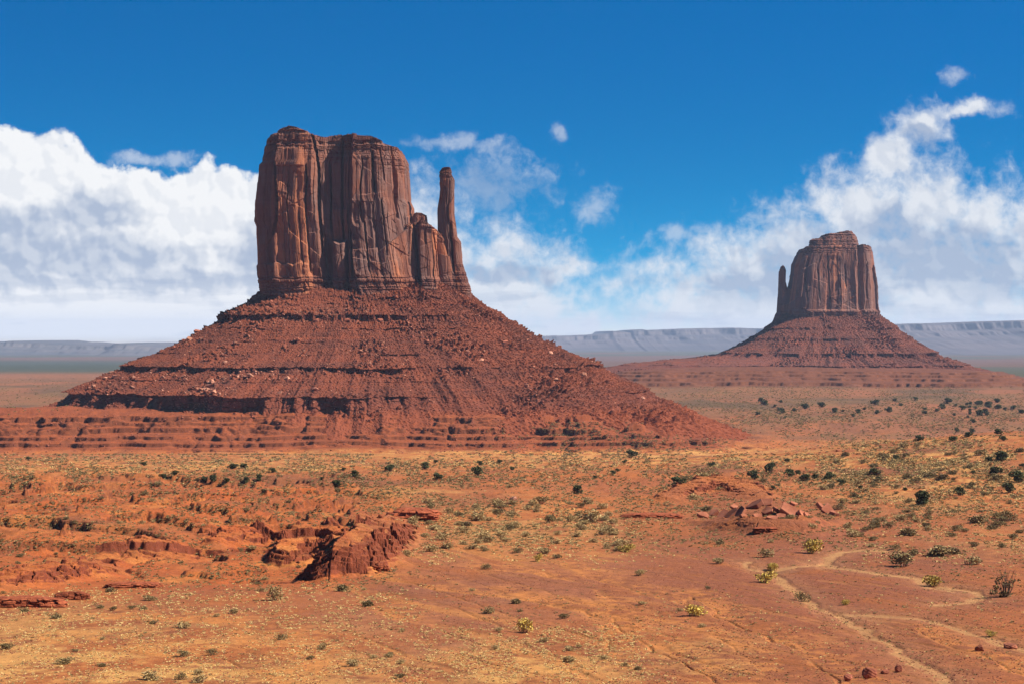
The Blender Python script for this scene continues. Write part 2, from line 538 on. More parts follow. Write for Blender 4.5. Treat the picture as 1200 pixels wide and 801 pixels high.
def meander(X, Y):
    return (X + 2.2 * fbm(X / 13, Y / 22, 3, 81) + 0.5 * fbm(X / 3, Y / 5, 3, 84), (Y + 4.0 * fbm(X / 15, Y / 24, 3, 82)) * AN[1])
def flow(X, Y, px):
    """fine branching drainage lines running down the clay flat"""
    u = X * 0.355 - Y * 0.935; v = X * 0.935 + Y * 0.355
    v = v + 3.0 * fbm(v / 16, u / 40, 3, 171) + 0.7 * fbm(v / 3, u / 9, 3, 172)
    r = 1 - np.abs(perlin(v / 7.5, u / 70, 173)) * 2
    r2 = 1 - np.abs(perlin(v / 2.8, u / 30, 174)) * 2
    wgt = (1 - sstep(360, 430, Y + 30 * fbm(X / 30, Y / 30, 2, 175))) * sstep(330, 480, px)
    return np.maximum(sstep(0.82, 0.97, r), 0.6 * sstep(0.86, 0.98, r2) * sstep(-0.1, 0.3, fbm(X / 22, Y / 40, 2, 176))), wgt
HILLC = ((1235 - 600) / F * 1000, 1000.0)
MOUND = hit_base(915, 628)

def bench_w(X, Y):
    """distance inside the terraced bench round the large butte (metres, positive inside)"""
    w = 15 * fbm(X / 90, Y / 90, 4, 51) + 7 * fbm(X / 45, Y / 60, 2, 56) + 5 * fbm(X / 22, Y / 22, 3, 57) + 1.6 * fbm(X / 5, Y / 5, 3, 58) + 14 * sstep(0, 140, X) * fbm(X / 28, Y / 30, 3, 59)
    w = w - 11 * sstep(0.35, 0.9, ridged(X / 42 + 0.3 * fbm(X / 20, Y / 20, 2, 54), X * 0 + Y / 400, 2, 53))
    front = Y - 1592 + w
    xb = np.interp(X, [-420, -250, -60, 60, 150], [1765, 1990, 2080, 2020, 1850])
    back = (xb - Y) * 0.8 + w
    right = (62 - X) * 0.6 + w
    s = 26.0
    return -s * np.log(np.exp(-np.clip(front, -400, 600) / s) + np.exp(-np.clip(back, -400, 600) / s) + np.exp(-np.clip(right, -400, 600) / s))

def bench_e(X, Y):
    w = 30 * fbm(X / 160, Y / 160, 4, 61) + 16 * fbm(X / 45, Y / 45, 4, 67)
    front = Y - 3482 + w
    back = 4000 - Y
    left = (X - 190) * 0.9 + w
    right = (860 - X) * 0.9 + w
    s = 30.0
    e = sum(np.exp(-np.clip(v, -500, 900) / s) for v in (front, back, left, right))
    return -s * np.log(e)

# steps of the benches: (distance, height) with short steep risers
STEP_W = [(-90, 0), (-58, 4.4), (-57.7, 7.2), (-41, 9.0), (-40.7, 11.4), (-30, 12.6), (-23, 13.6), (-22.7, 17.0), (-13, 18.6), (-12.8, 20.2), (-2, 21.8), (-1.7, 25.8), (10, 27.3), (60, 31)]
STEP_E = [(-130, 0), (-70, 1.5), (-69, 7.5), (-42, 10.0), (-41, 14.0), (-20, 16), (-19, 20.0), (-2, 21.5), (-1, 25.0), (40, 28), (160, 36)]

def height(X, Y, full=True):
    z = base_z(Y)
    px = 600 + X / Y * F
    far = sstep(5000, 12000, Y)
    near = 1 - sstep(1200, 1600, Y)
    # broad undulation
    z = z + (1 - far) * (fbm(X / 320, Y / 320, 3, 3) * 3.0 * sstep(250, 700, Y) + fbm(X / 60, Y / 60, 4, 5) * (0.35 + 1.3 * sstep(330, 650, Y)))
    z = z + far * fbm(X / 3000, Y / 3000, 4, 8) * 12
    z = z + near * fbm(X / 9, Y / 9, 4, 11) * (0.10 + 0.35 * sstep(330, 650, Y))
    if not full: return z
    # grassy rise on the right
    z = z + 15 * np.exp(-(((X - HILLC[0]) / 120) ** 2 + ((Y - HILLC[1]) / 300) ** 2))
    # mound with the slabs
    z = z + 4.6 * np.exp(-(((X - MOUND[0]) / 12) ** 2 + ((Y - MOUND[1] - 10) / 26) ** 2) ** 1.2)
    # eroded red ground on the left
    bad = sstep(500, 380, px) * sstep(325, 400, Y + 20 * fbm(X / 30, Y / 30, 2, 71)) * (1 - sstep(620, 820, Y))
    mid = (sstep(430, 520, Y) * (1 - sstep(1000, 1300, Y))) * 0.5
    wx = X + 12 * fbm(X / 40, Y / 50, 3, 22)
    rg = ridged(wx / 62, Y / 80, 3, 21) * 0.5 + 0.5
    q = 12.0 * rg + 4.6 * fbm(wx / 20, Y / 28, 5, 25)
    st = 2.4                                           # terraced beds
    fr = q / st - np.floor(q / st)
    tq = st * (np.floor(q / st) + np.where(fr < 0.90, fr * 0.30, 0.27 + (fr - 0.90) / 0.10 * 0.73))
    z = z + bad * (tq - 7.0 + 0.5 * fbm(X / 4, Y / 5, 3, 29))
    st = 1.3; q2 = 4.2 * (ridged(X / 90, Y / 80, 4, 31) * 0.5 + 0.5) + 1.3 * fbm(X / 16, Y / 22, 4, 35); fr = q2 / st - np.floor(q2 / st)
    z = z + mid * (1 - bad) * (st * (np.floor(q2 / st) + np.where(fr < 0.88, fr * 0.4, 0.352 + (fr - 0.88) / 0.12 * 0.648)) - 1.2)
    # gully below the red outcrop
    d, sd = dist_poly(X, Y, GULLY, 70)
    gw = sstep(312, 372, Y) * (1 - sstep(480, 590, Y))
    z = z - np.where(sd > 0, 1, 0) * sstep(0, 3.5, d) * (1 - sstep(18, 66, d)) * 4.2 * gw + np.where(sd <= 0, np.exp(-d / 22), 0) * (d < 69) * 2.0 * gw
    bro = sstep(1500, 1750, Y) * (1 - sstep(2500, 2900, Y)) * sstep(20, 120, X)
    z = z + bro * (3.2 * (ridged(X / 55, Y / 90, 4, 73) * 0.5 + 0.2) + 1.2 * fbm(X / 12, Y / 16, 4, 74))
    # washes and rills
    MX, MY = meander(X, Y)
    for pl, w in zip(WASH, WASH_W):
        d, sd = dist_poly(MX, MY, pl * AN, 14)
        d = d + 0.45 * fbm(X / 2.5, Y / 5, 3, 86)
        z = z - 0.20 * (1 - sstep(w, w + 0.8, d)) - 0.25 * (1 - sstep(w, w + 6, d))
    for i, pl in enumerate(RILL):
        d, sd = dist_poly(MX, MY, pl * AN, 9)
        a = (0.26 if i in (0, 1) else 0.15) * sstep(-0.35, 0.25, fbm(X / 13, Y / 30, 2, 83))
        z = z - a * (1 - sstep(0.12, 0.5, d)) - a * 0.9 * np.where(sd > 0, 1 - sstep(0.1, 5.0, d), 0)
    z = z - near * 0.05 * sstep(0.0, 1.0, ridged(X / 7 + 0.3 * fbm(X / 9, Y / 20, 3, 87), Y / 34, 3, 85)) * (Y < 420)
    fl, flw = flow(X, Y, px)
    z = z - 0.14 * fl * flw
    # terraced benches at the feet of the two buttes
    bw = bench_w(X, Y); be = bench_e(X, Y)
    z1 = np.interp(bw, [a for a, _ in STEP_W], [b for _, b in STEP_W])
    zr = np.interp(bw, [-90, -75, -5, 10, 60], [0, 0.5, 24.5, 27.3, 31])
    brk = sstep(-0.35, -0.05, fbm(X / 30, z1 / 3.0, 3, 93))
    z1 = zr + (z1 - zr) * brk
    z2 = np.interp(be, [a for a, _ in STEP_E], [b for _, b in STEP_E])
    zr2 = np.interp(be, [-130, -85, -8, 40, 160], [0, 1.5, 23, 28, 36])
    z2 = zr2 + (z2 - zr2) * sstep(-0.35, -0.05, fbm(X / 60, z2 / 4.0, 3, 96))
    gl = (0.35 * fbm(X / 8, Y / 8, 4, 91) + 0.9 * fbm(X / 30, Y / 30, 3, 92))
    z = z + z1 * (1 + 0.05 * gl) + z2
    z = z + sstep(-60, 0, bw) * (1 - sstep(300, 500, bw)) * (gl * 0.8 + 0.5 * fbm(X / 3.0, Y / 4.0, 3, 94))
    return z

# screen-density grid: fine where the photograph looks, coarse outside it
th_in = np.radians(np.arange(-15.9, 15.9001, 0.0265))
th_out = np.radians(np.concatenate([np.linspace(16.1, 24, 26), np.linspace(25, 62, 16)]))
TH = np.concatenate([-th_out[::-1], th_in, th_out])
_Y = np.geomspace(60, 5000, 9000); _row = HY + (CZ - base_z(_Y)) / _Y * F
rows_near = np.interp(-np.arange(845, 548, -0.5), -_row, _Y)
YR = np.concatenate([np.array([2, 20, 45, 70, 95, 120, 145, 160]), rows_near, np.linspace(rows_near[-1] * 1.004, 1478, 160), np.arange(1480, 1606, 0.55),
                     np.linspace(1608, 3380, 220), np.arange(3382, 3510, 1.1), np.geomspace(3525, 32000, 150)])
YR = np.unique(YR)
YY, TT = np.meshgrid(YR, TH, indexing='ij')
GX = YY * np.tan(TT); GY = YY
GZ = height(GX, GY)
SROW = HY + (CZ - GZ) / GY * F
SPX = 600 + GX / GY * F
SMIN = np.minimum.accumulate(SROW, axis=0)

def pick(px, py):
    """the ground point first met when looking through a photograph pixel"""
    j = int(np.argmin(np.abs(SPX[5] - px)))
    c = SMIN[:, j]
    i = int(np.argmax(c <= py))
    if i <= 0: return None
    y1, y0 = SROW[i, j], SROW[i - 1, j]
    t = 0 if abs(y1 - y0) < 1e-6 else min(1, max(0, (py - y0) / (y1 - y0)))
    Y = GY[i - 1, j] + t * (GY[i, j] - GY[i - 1, j])
    z = GZ[i - 1, j] + t * (GZ[i, j] - GZ[i - 1, j])
    return Vector(((px - 600) / F * Y, Y, z))

def soil_colour():
    X, Y, Z = GX, GY, GZ
    px, py = SPX, SROW
    def C(r, g, b): return np.array([r, g, b])
    n1 = fbm(X / 40, Y / 60, 4, 101); n2 = fbm(X / 12, Y / 16, 4, 105); n3 = fbm(X / 2.5, Y / 3.2, 4, 109)
    n4 = fbm(X / 110, Y / 200, 4, 113)
    def lay(col, c, w):
        return col + (c - col) * np.clip(w, 0, 1)[..., None]
    col = np.zeros(X.shape + (3,)) + C(0.47, 0.150, 0.058)
    # clay crust
    clay = sstep(-0.15, 0.25, n1 + 0.5 * n2)
    col = lay(col, C(0.335, 0.112, 0.062), clay * 0.8)
    # straw covered sand
    gz = np.zeros(X.shape)
    def zone(cx, cy, rx, ry, a=1.0):
        nonlocal gz
        gz = np.maximum(gz, a * np.exp(-(((px - cx) / rx) ** 2 + ((py - cy) / ry) ** 2) ** 1.5))
    zone(150, 790, 330, 60); zone(620, 790, 130, 45); zone(400, 740, 90, 20, .5); zone(60, 760, 150, 50, .8)
    zone(830, 760, 75, 50, .7); zone(700, 535, 420, 14, 1.0); zone(1090, 550, 150, 50, 1.0); zone(250, 545, 320, 10, .9)
    zone(620, 620, 120, 40, .55); zone(1130, 635, 110, 18, .5); zone(470, 575, 90, 10, .7); zone(90, 625, 120, 22, .55); zone(235, 660, 60, 14, .3)
    zone(650, 710, 160, 14, .35)
    g = gz * sstep(-0.30, 0.28, n2 + 0.6 * n3 + 0.45 * n1)
    col = lay(col, C(0.66, 0.340, 0.135), g * 0.92)
    # bare clay pans
    def pan(cx, cy, rx, ry, c, a):
        nonlocal col
        w = a * np.exp(-(((px - cx) / rx) ** 2 + ((py - cy) / ry) ** 2) ** 2)
        col = lay(col, c * 0.9, w * sstep(-0.7, 0.1, n2 + 0.4 * n3))
    pan(640, 690, 260, 45, C(0.345, 0.130, 0.090), .75); pan(960, 680, 230, 90, C(0.325, 0.108, 0.068), .9); pan(330, 725, 130, 22, C(0.33, 0.122, 0.080), .6)
    pan(520, 740, 110, 30, C(0.34, 0.135, 0.098), .5)
    # red badland beds
    bad = sstep(480, 380, px) * sstep(702, 680, py) * sstep(555, 575, py)
    col = lay(col, C(0.44, 0.100, 0.032), bad * 0.75 * sstep(-0.5, 0.3, n2))
    col = lay(col, C(0.56, 0.20, 0.07), bad * sstep(0.05, 0.4, fbm(X / 17, Y / 22, 4, 121)) * .9)
    col = lay(col, C(0.29, 0.095, 0.055), bad * sstep(0.1, 0.4, fbm(X / 28, Y / 30, 4, 125)) * .8)
    # mid plain
    midz = sstep(600, 570, py) * sstep(1500, 1100, Y)
    col = lay(col, C(0.40, 0.125, 0.06), midz * sstep(0.0, 0.35, n1 - 0.2 * n2) * .8)
    col = lay(col, C(0.24, 0.092, 0.06), midz * sstep(0.12, 0.4, fbm(X / 55, Y / 120, 4, 131)) * .75)
    # the benches: red soil with bands
    bw = bench_w(X, Y)
    onb = sstep(-85, -65, bw) * (Y < 2200)
    band = sstep(0.0, 0.5, fbm(X / 60, Z * 1.1, 3, 135)) * 0.6 + 0.4 * sstep(0.0, 0.4, n2)
    red = C(0.33, 0.086, 0.038) + (C(0.20, 0.056, 0.030) - C(0.33, 0.086, 0.038)) * band[..., None]
    col = np.where(onb[..., None] > 0, col + (red - col) * onb[..., None], col)
    # steep bare faces of beds: ledge shade painted in as a darker colour
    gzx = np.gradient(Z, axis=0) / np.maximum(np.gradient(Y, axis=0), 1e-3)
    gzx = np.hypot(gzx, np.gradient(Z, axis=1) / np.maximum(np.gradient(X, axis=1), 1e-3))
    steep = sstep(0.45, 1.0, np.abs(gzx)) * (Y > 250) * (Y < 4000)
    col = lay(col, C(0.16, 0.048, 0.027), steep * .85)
    # beyond the large butte: grey-green scrub with bare red spreads
    bey = sstep(1690, 1800, Y) * (1 - sstep(-85, -65, bw))
    scrub = C(0.290, 0.125, 0.072) + np.zeros(X.shape + (3,))
    fy_ = np.maximum(sstep(2150, 2650, Y + 260 * fbm(X / 150, Y / 300, 3, 142)), sstep(-200, -330, X))
    scrub = lay(scrub, C(0.165, 0.092, 0.060), fy_ * sstep(-0.25, 0.25, fbm(X / 170, Y / 420, 4, 141)))
    scrub = lay(scrub, C(0.40, 0.135, 0.062), (1 - fy_) * sstep(-0.1, 0.3, fbm(X / 60, Y / 160, 4, 143)) * .8)
    scrub = lay(scrub, C(0.215, 0.082, 0.052), (1 - fy_) * sstep(0.0, 0.3, fbm(X / 45, Y / 120, 4, 144)) * .8)
    scrub = lay(scrub, C(0.34, 0.13, 0.078), sstep(0.0, 0.35, fbm(X / 160, Y / 420, 4, 145)) * .9)
    scrub = lay(scrub, C(0.25, 0.130, 0.072), sstep(0.1, 0.4, fbm(X / 90, Y / 260, 4, 149)) * .7)
    scrub = lay(scrub, C(0.185, 0.062, 0.040), sstep(-135, -60, bench_e(X, Y)) * .9)
    col = lay(col, C(0, 0, 0), bey * 0) * (1 - bey[..., None]) + scrub * bey[..., None]
    yfar = sstep(3900, 4800, Y)
    fc = C(0.165, 0.085, 0.062) + np.zeros(X.shape + (3,))
    fc = lay(fc, C(0.095, 0.090, 0.062), sstep(-0.1, 0.15, fbm(X / 2500, Y / 2600, 4, 151) + 0.35 * np.sin((py - 404) / 26 * np.pi * 2)))
    fc = lay(fc, C(0.30, 0.13, 0.085), sstep(3800, 4300, Y) * sstep(6500, 4800, Y) * sstep(330, 150, px))
    fc = lay(fc, C(0.065, 0.075, 0.055), sstep(6000, 7500, Y) * sstep(14000, 11000, Y) * sstep(420, 250, px))
    col = lay(col, C(0, 0, 0), yfar * 0) * (1 - yfar[..., None]) + fc * yfar[..., None]
    # washes
    fl, flw = flow(X, Y, px)
    col = lay(col, C(0.50, 0.20, 0.085), fl * flw * 0.55)
    u_ = X * 0.355 - Y * 0.935; v_ = X * 0.935 + Y * 0.355
    stk = fbm(v_ / 6 + 0.5 * n1, u_ / 55, 4, 177)
    col = lay(col, C(0.56, 0.225, 0.085), flw * sstep(0.05, 0.35, stk) * sstep(860, 700, px) * .7)
    col = lay(col, C(0.23, 0.085, 0.055), flw * sstep(0.1, 0.4, -stk) * .35)
    MX, MY = meander(X, Y)
    for pl, w in zip(WASH, WASH_W):
        d, _ = dist_poly(MX, MY, pl * AN, 12)
        col = lay(col, C(0.62, 0.33, 0.165), 0.85 * (1 - sstep(w * 0.5, w + 0.4, d + 0.7 * n3)) * sstep(-0.9, -0.1, n2 + 0.3 * n1))
        col = lay(col, C(0.42, 0.20, 0.12), 0.35 * (1 - sstep(w, w + 5, d)))
    for pl in RILL:
        d, sd = dist_poly(MX, MY, pl * AN, 12)
        col = lay(col, C(0.58, 0.215, 0.075), np.where(sd > 0, 0.85 * (1 - sstep(0.4, 8, d + 4 * n2)), 0) * sstep(-0.3, 0.3, n3 + n2))
        col = lay(col, C(0.56, 0.225, 0.085), 0.35 * (1 - sstep(0.2, 1.2, d)))
    col = col * (1 + 0.30 * n3[..., None] + 0.20 * n2[..., None] + 0.22 * fbm(X / 0.9, Y / 1.6, 3, 119)[..., None])
    col = col * np.array([0.66, 0.63, 0.435])
    return np.clip(col, 0.01, 0.8)

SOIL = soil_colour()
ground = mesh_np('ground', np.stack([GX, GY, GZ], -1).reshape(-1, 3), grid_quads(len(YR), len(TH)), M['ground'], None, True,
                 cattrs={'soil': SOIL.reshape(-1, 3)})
tag(ground, 'orange desert floor of clay, sand, washes and eroded red beds', 'ground', kind='structure')

# ------------------------------------------------------------------ far mesas
def mesa(name, label, D, skyline, base_py, depth, mat, seed, cliff=0.35, group=None):
    pts = [px2w(x, y, D) for x, y in skyline]
    xs = np.array([p[0] for p in pts]); zs = np.array([p[1] for p in pts])
    zb = px2w(0, base_py, D)[1] - 30
    X = np.linspace(xs[0], xs[-1], 700)
    top = np.interp(X, xs, zs) 
    nt = fbm(X / (D * 0.012), X * 0, 5, seed) * D * 0.0006
    top = top + nt
    prof = [(-1.3, 0.0), (-1.0, 0.12), (-0.7, 0.22), (-0.45, 0.36), (-0.30, 0.50), (-0.16, 0.64), (-0.13, 0.72), (-0.05, 0.80), (-0.02, 0.97), (0.0, 1.0), (0.5, 1.0), (1.0, 0.98), (1.3, 0.0)]
    sub = []
    for (a, b), (c, d) in zip(prof[:-1], prof[1:]):
        for t in np.linspace(0, 1, 5)[:-1]: sub.append((a + t * (c - a), b + t * (d - b)))
    sub.append(prof[-1])
    rows = []
    for a, b in sub:
        w = depth * (0.16 * fbm(X / (D * 0.03) + a, X * 0 + a, 4, seed + 5) + 0.022 * ridged(X / (D * 0.006), X * 0 + a * 3, 3, seed + 9)) * (1 - abs(a) * 0.2)
        rows.append(np.stack([X, D + a * depth + w, zb + b * (top - zb)], -1))
    V = np.stack(rows).reshape(-1, 3)
    o = mesh_np(name, V, grid_quads(len(sub), len(X)), mat, None, True)
    tag(o, label, 'mesa', group)
    return o

mesa('distant_mesa', 'long low blue-grey mesa on the horizon left of the large butte', 17000,
     [(-420, 414), (-300, 402), (-120, 401), (0, 401), (12, 399), (30, 401), (60, 403), (100, 404.5), (128, 405), (136, 402), (152, 402.5), (160, 405), (200, 407), (260, 406), (330, 405), (420, 404), (520, 407), (580, 420)],
     424, 2600, M['mesa_left'], 201)
mesa('distant_mesa', 'hazy jagged-topped mesa on the horizon between the two buttes', 24000,
     [(560, 402), (600, 396), (640, 394), (700, 392.5), (714, 391), (718, 388), (730, 388.5), (740, 390), (742, 387), (752, 387), (754, 386), (764, 388), (768, 386.5), (790, 386), (820, 384.5), (860, 384), (900, 385), (1000, 384), (1120, 386), (1160, 402)],
     416, 5200, M['mesa_mid'], 231)
mesa('distant_mesa', 'broad hazy mesa on the horizon right of the smaller butte', 21000,
     [(960, 404), (1010, 390), (1050, 380.5), (1070, 379), (1110, 380), (1140, 378), (1170, 376.5), (1200, 375.5), (1300, 374), (1450, 376), (1600, 400)],
     416, 4600, M['mesa_mid'], 261)
mesa('small_far_butte', 'tiny pointed butte far off on the plain below the left mesa', 12500,
     [(150, 426.5), (165, 424.5), (176, 421.5), (181, 418.3), (185, 418), (188, 421), (200, 424), (216, 426.5)], 427, 260, M['mesa_left'], 291)

# ------------------------------------------------------------------ butte cliffs
def superloop(n, ax, by, p, wfront=1.0, wback=0.16):
    t = np.linspace(0, 2 * np.pi, 8001)
    c, s = np.cos(t), np.sin(t)
    x = np.sign(c) * np.abs(c) ** (2 / p); y = np.sign(s) * np.abs(s) ** (2 / p)
    dx = np.diff(x) * ax; dy = np.diff(y) * by
    ds = np.hypot(dx, dy)
    ym = (y[1:] + y[:-1]) / 2
    w = np.where(ym < 0.15, wfront, wback)
    cum = np.concatenate([[0], np.cumsum(ds * w)])
    arc = np.concatenate([[0], np.cumsum(ds)])
    q = np.linspace(0, cum[-1], n + 1)[:-1]
    xi = np.interp(q, cum, x); yi = np.interp(q, cum, y); si = np.interp(q, cum, arc)
    nx = np.sign(xi) * np.abs(xi) ** (p - 1) / ax; ny = np.sign(yi) * np.abs(yi) ** (p - 1) / by
    L = np.hypot(nx, ny)
    return xi, yi, nx / L, ny / L, si

def slabs(s, z, sc, seed, zb, zt):
    """jointed cliff: flat faces meeting in sharp vertical edges, slabs that end at different heights"""
    rs = np.random.RandomState(seed)
    d = np.zeros(s.shape); tone = np.zeros(s.shape)
    smax = s.max()
    for i, (wid, amp) in enumerate(((24, 4.0), (11, 2.4), (5.5, 0.95), (2.4, 0.32))):
        w = wid * sc
        kn = [-w]
        while kn[-1] < smax + 2 * w: kn.append(kn[-1] + w * (0.45 + 1.1 * rs.rand()))
        kn = np.array(kn); m = len(kn)
        sw = s + w * 0.14 * fbm(z / (w * 3.0), z * 0 + i * 3.3, 3, seed + i) + w * 0.07 * fbm(s / (w * 2.0), z / (w * 1.5), 3, seed + 11 + i)
        cell = np.clip(np.searchsorted(kn, sw.ravel()).reshape(s.shape) - 1, 0, m - 2)
        o = amp * sc * (rs.rand(m) - 0.5) * 1.5
        o[::2] += amp * sc * 0.45; o[1::2] -= amp * sc * 0.45
        lin = np.interp(sw, kn, o)
        c = amp * sc * (rs.rand(m) - 0.5) * 1.1
        hb = zb + (zt - zb) * rs.rand(m) ** 0.9
        hb2 = zb + (zt - zb) * rs.rand(m)
        sl = (rs.rand(m) - 0.5) * 2.4
        e = (z - hb[cell]) + sl[cell] * (sw - kn[cell])
        gate = 1 - sstep(-0.35 * sc, 0.35 * sc, e)
        gate2 = sstep(-0.4 * sc, 0.4 * sc, z - hb2[cell] - sl[cell] * (sw - kn[cell]))
        d = d + lin * (0.55 + 0.45 * gate) + c[cell] * gate + (amp * sc * 0.38) * (gate - 0.5) + (amp * sc * 0.22) * gate2
        edge = np.minimum(np.abs(sw - kn[cell]), np.abs(kn[np.clip(cell + 1, 0, m - 1)] - sw))
        ck = (rs.rand(m) < 0.42)[cell] & (rs.rand(m)[cell] < 0.9)
        cw = (0.55, 0.42, 0.25, 0.12)[i] * sc
        d = d - ck * np.clip(1 - edge / cw, 0, 1) * amp * sc * 0.75
        for q in range(3 if i < 3 else 1):            # more fallen slabs: roofs, shelves and stubs
            hq = zb + (zt - zb) * rs.rand(m); sq = (rs.rand(m) - 0.5) * 3.0; aq = (rs.rand(m) - 0.35) * amp * sc * 0.55
            eq = z - hq[cell] - sq[cell] * (sw - kn[cell])
            d = d + aq[cell] * (1 - sstep(-0.3 * sc, 0.3 * sc, eq)) * sstep(-(zt - zb) * 0.30, -(zt - zb) * 0.30 + 0.6 * sc, eq)
        tr = rs.rand(m)
        if i < 3: tone = tone + (0.40, 0.40, 0.20)[i] * np.where(gate > 0.5, tr[cell], tr[::-1][cell])
    return d, tone

def rock_body(name, D, hd, left, right, top, base_py, n, nr, mat, parent, seed, feat=None, sc=1.0, p=3.4, beds_top=28, beds_base=20, taper=0.10, flare=2.5, slab_amp=1.0, rough_top=1.0, recess=1.4):
    DP = D - 0.78 * hd; DX = D - 0.35 * hd                 # the plane in which the outline is seen
    zb = px2w(0, base_py, DP)[1]
    def prof(pts):
        a = sorted([(px2w(x, y, DP)[1], px2w(x, y, DX)[0]) for x, y in pts])
        return np.array([q[0] for q in a]), np.array([q[1] for q in a])
    lz, lx = prof(left); rz, rx = prof(right)
    tp = sorted([(px2w(x, y, DX)[0], px2w(x, y, DP)[1]) for x, y in top]); tx = np.array([q[0] for q in tp]); tz = np.array([q[1] for q in tp])
    wid = rx.max() - lx.min()
    xi, yi, nx, ny, si = superloop(n, wid / 2, hd, p)
    v = np.linspace(0, 1, nr)
    Vv, Xi = np.meshgrid(v, xi, indexing='ij')
    Yi = np.broadcast_to(yi, Vv.shape); NX = np.broadcast_to(nx, Vv.shape); NY = np.broadcast_to(ny, Vv.shape); SI = np.broadcast_to(si, Vv.shape)
    Z = zb + Vv * (tz.mean() - zb)
    for _ in range(4):
        xl = np.interp(Z, lz, lx); xr = np.interp(Z, rz, rx)
        X = (xl + xr) / 2 + (xr - xl) / 2 * Xi
        Z = zb + Vv * (np.interp(X, tx, tz) - zb)
    ztop = np.interp(X, tx, tz)
    wfrac = (xr - xl) / wid
    Y = D + hd * Yi * (1 - taper * Vv) * (0.45 + 0.55 * wfrac)
    d, tone = slabs(SI, Z, sc, seed, zb, tz.mean())
    d = d * slab_amp
    d = d + sc * 0.16 * fbm(SI / (2.4 * sc), Z / (6 * sc), 4, seed + 20)
    # vertical joints
    jt = np.abs(perlin(SI / (11 * sc) + 0.3 * fbm(SI / 9, Z / 30, 2, seed + 31), Z / (150 * sc), seed + 30))
    d = d - sc * 0.8 * np.clip(1 - jt / 0.03, 0, 1) * slab_amp
    # thin beds near the top and the foot
    bt = sstep(beds_top, beds_top * 0.45, ztop - Z); bb = sstep(zb + beds_base, zb + beds_base * 0.82, Z)
    be = np.maximum(bt, bb)
    zz = Z + 1.2 * fbm(SI / 14, Z / 40, 2, seed + 70)
    bn = perlin(zz / (2.6 * sc), zz * 0 + 3.3, seed + 71) + 0.6 * perlin(zz / (1.2 * sc), zz * 0 + 1.3, seed + 72)
    bn = np.tanh(bn * 3)
    f1, f2, r1, _, _, _ = worley(SI / (3.4 * sc), Z / (7 * sc), seed + 80)
    d = d * (1 - 0.55 * be) + be * sc * (0.9 * bn + 1.5 * (r1 - 0.5) - 1.0 * np.clip(1 - (f2 - f1) / 0.15, 0, 1))
    d = d + bb * flare * sc - bt * sc * recess * ((1 - np.clip((ztop - Z) / beds_top, 0, 1)) ** 1.5)
    d = d + 1.6 * sc * fbm(SI / (40 * sc), Z / (60 * sc), 3, seed + 90)
    if feat is not None:
        wf = sstep(0.35, 0.85, -NY)
        fx = 600 + X / DP * F; fy = HY - (Z - CZ) / DP * F
        d = d + wf * feat(fx, fy)
    # silhouettes stay true: less relief on the flanks
    d = d * (0.42 + 0.58 * np.abs(NY))
    X = X + NX * d; Y = Y + NY * d
    tb = np.floor(SI / (5.5 * sc) + 0.6 * fbm(SI / (9 * sc), SI * 0, 2, seed + 97)).astype(np.int64)
    Z = Z + rough_top * sc * Vv ** 10 * (0.6 * fbm(X / (3 * sc), Y / (3 * sc), 3, seed + 95) + 1.7 * (np.random.RandomState(seed + 98).rand(4096)[tb & 4095] - 0.6))
    rings = [np.stack([X, Y, Z], -1).reshape(-1, 3)]
    xc, yc = X[-1].mean(), Y[-1].mean()
    extra = 7
    tn = [tone.ravel()]; bd = [be.ravel()]
    for t in np.linspace(0.1, 1.0, extra):
        rx_ = X[-1] + (xc - X[-1]) * t; ry_ = Y[-1] + (yc - Y[-1]) * t
        zt = np.interp(rx_, tx, tz) * (1 - 0) + rough_top * sc * (0.9 * fbm(rx_ / (9 * sc), ry_ / (9 * sc), 3, seed + 96) - 0.4)
        zt = np.minimum(zt, np.interp(rx_, tx, tz) + 0.8 * sc)
        rings.append(np.stack([rx_, ry_, zt], -1)); tn.append(np.full(n, 0.3)); bd.append(np.ones(n))
    V = np.concatenate(rings)
    Q = grid_quads(nr + extra, n, True)
    return mesh_np(name, V - np.array([parent.location[:]]), Q, mat, parent, False, attrs={'tone': np.concatenate(tn), 'beds': np.concatenate(bd)})

def polyline_cracks(cracks, fx, fy):
    d = np.zeros(fx.shape)
    for pts, w, dep in cracks:
        ys = np.array([q[1] for q in pts], float); xs = np.array([q[0] for q in pts], float)
        xc = np.interp(fy, ys, xs) + 0.6 * perlin(fy / 5, fy * 0 + w, 300)
        m = sstep(ys[0] - 3, ys[0] + 2, fy) * (1 - sstep(ys[-1] - 6, ys[-1] + 3, fy))
        d = d - dep * m * np.clip(1.25 - np.abs(fx - xc) / w, 0, 1)
    return d

